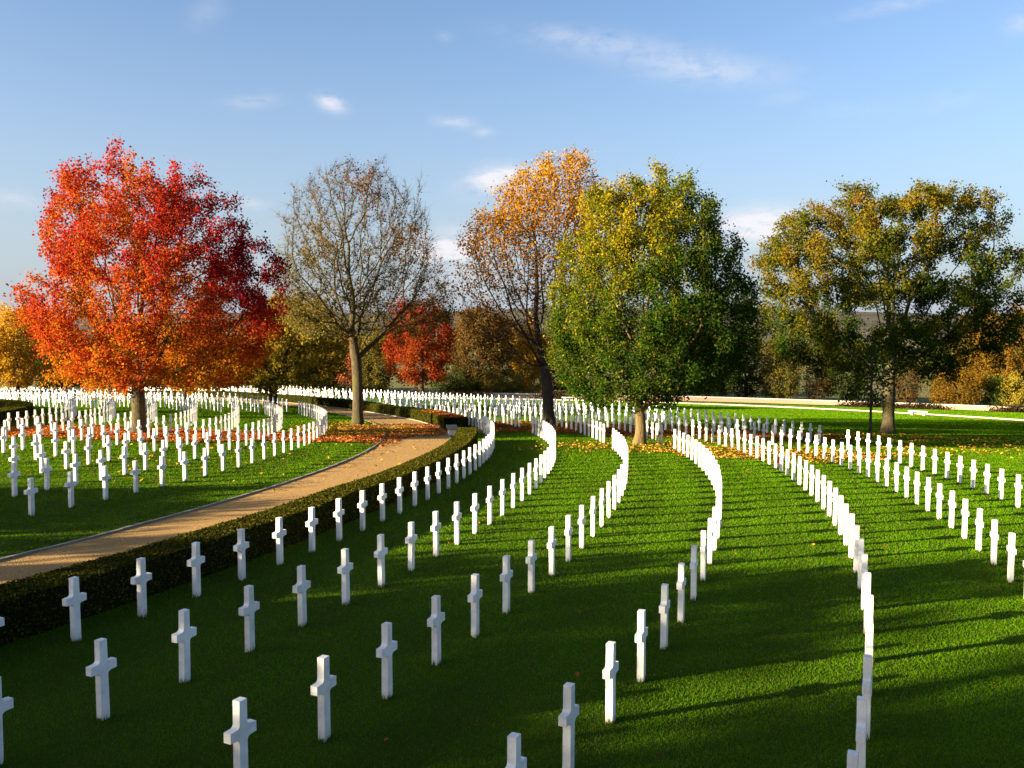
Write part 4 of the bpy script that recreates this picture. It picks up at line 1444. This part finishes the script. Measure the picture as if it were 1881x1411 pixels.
# longer uncut tufts round the feet of the nearer crosses
near_c = np.array([(c_[3], c_[4], c_[5], c_[6]) for c_ in crosses[:220]])
m = 70
cx_, cy_, cz_, ct_ = (np.repeat(near_c[:, k], m) for k in range(4))
n = len(cx_)
e = rng.integers(0, 4, n)
t_ = rng.uniform(-1, 1, n)
lx = np.where(e < 2, t_ * .075, np.where(e == 2, .071, -.071)) + rng.normal(0, .012, n)
ly = np.where(e >= 2, t_ * .056, np.where(e == 0, .055, -.055)) + rng.normal(0, .012, n)
ca, sa = np.cos(ct_ + math.pi / 2), np.sin(ct_ + math.pi / 2)
gx, gy = cx_ + lx * ca - ly * sa, cy_ + lx * sa + ly * ca
w = .012 + .0003 * gy
h = rng.uniform(.04, .11, n)
az = rng.uniform(0, 6.28, n)
dx, dy = np.cos(az) * w / 2, np.sin(az) * w / 2
V = np.empty((n, 3, 3), np.float32)
V[:, 0] = np.c_[gx - dx, gy - dy, cz_ - .004]
V[:, 1] = np.c_[gx + dx, gy + dy, cz_ - .004]
V[:, 2] = np.c_[gx + rng.normal(0, .3, n) * h, gy + rng.normal(0, .3, n) * h, cz_ + h]
kk = rng.random((n, 1))
c = np.array([.026, .058, .0015]) * (1 - kk) + np.array([.11, .16, .004]) * kk
o = link_mesh('grass_tufts', np_mesh('grass_tufts', V.reshape(-1, 3), np.arange(3 * n).reshape(-1, 3), False, np.repeat(c, 3, 0)), M_BLADE)
tag(o, 'longer uncut grass round the feet of the crosses', 'grass', kind='stuff')

LIT = {
    'coral': [(.42, .11, .03), (.46, .15, .035), (.34, .07, .025), (.48, .21, .045)],
    'yellow': [(.38, .22, .03), (.44, .27, .04), (.30, .14, .02), (.40, .18, .03)],
    'brown': [(.20, .06, .02), (.27, .085, .022), (.15, .05, .02), (.34, .12, .025)],
}
ZONES = [  # centre, half-size, number, colours, how the leaves gather
    ((-17.5, 49.6), (12.0, 4.0), 15000, 'coral', 1.0), ((-20.5, 49.8), (6, 3), 4000, 'coral', .7),
    ((-8.6, 55.5), (4.4, 3.6), 2600, 'yellow', .8), ((-10, 60), (4, 5), 900, 'yellow', .8), ((-6.9, 53), (1.5, 7), 1500, 'brown', .8),
    ((-4.6, 56.5), (1.8, 4.5), 1500, 'brown', .7), ((-5.5, 60.5), (2.2, 3.5), 700, 'brown', .8),
    ((2.5, 60.5), (13, 5.5), 9000, 'brown', 1.0), ((12, 55.5), (10, 4), 3500, 'brown', 1.0),
    ((7.0, 46.8), (5.5, 3.0), 600, 'yellow', .8), ((12.5, 43.8), (6.5, 3.2), 3000, 'yellow', .9), ((4.0, 45.5), (4, 3), 250, 'yellow', 1.0),
    ((22, 50), (14, 4.5), 1000, 'yellow', 1.0), ((26, 58), (9, 4), 700, 'yellow', .9), ((30, 46), (10, 4), 260, 'yellow', 1.0),
    ((-36, 60), (7, 4), 1500, 'yellow', .9), ((-14, 40), (12, 9), 500, 'yellow', 1.0), ((0, 24), (22, 15), 36, 'brown', 1.0), ((8, 30), (20, 12), 24, 'yellow', 1.0), ((-2, 14), (10, 6), 12, 'brown', 1.0),
]
PT, CC = [], []
for (cx_, cy_), (rx, ry), nn, pl_, pw in ZONES:
    a = rng.uniform(0, 2 * math.pi, nn)
    r_ = rng.random(nn) ** (.5 / pw if pw < 1 else .5)
    edge = 1 + .18 * np.sin(a * 3 + cx_) + .12 * np.sin(a * 7 + cy_)
    x, y = cx_ + rx * r_ * edge * np.cos(a), cy_ + ry * r_ * edge * np.sin(a)
    R_ = np.hypot(x - CX, y - CY)
    keep = ~((R_ > 72.2) & (R_ < 73.6)) & (y > 8)
    if pl_ == 'coral' or rx > 12:
        keep &= (R_ < 68.4) | (R_ > 73.6)
    x, y = x[keep], y[keep]
    onp = (R_[keep] > 68.5) & (R_[keep] < 72.1)
    PT.append(np.c_[x, y, zt(x, y) + np.where(onp, .03, .045 + .0007 * y) + rng.random(len(x)) * .012])
    CC.append(np.array(LIT[pl_])[rng.integers(0, len(LIT[pl_]), len(x))] * (.6 + .6 * rng.random((len(x), 1))))
# leaves resting on top of the hedge at the opening
nn = 1500
tq = rad(10.6) + rad(8) * rng.random(nn) ** 1.6
rq = rng.uniform(72.3, 73.7, nn)
x, y = polar(rq, tq)
PT.append(np.c_[x, y, zt(*polar(73.0, tq)) + .775])
CC.append(np.array(LIT['brown'])[rng.integers(0, 4, nn)] * (.6 + .6 * rng.random((nn, 1))))
PT, CC = np.vstack(PT), np.vstack(CC)
d = np.hypot(PT[:, 0], PT[:, 1])
V, F = leaf_quads(PT, .07 + .0012 * d, rng, 0, .85)
o = link_mesh('fallen_leaves', np_mesh('fallen_leaves', V, F, False, np.repeat(CC, 4, 0)), M_LITTER)
tag(o, 'fallen orange, yellow and brown leaves strewn under the trees', 'leaves', kind='stuff')
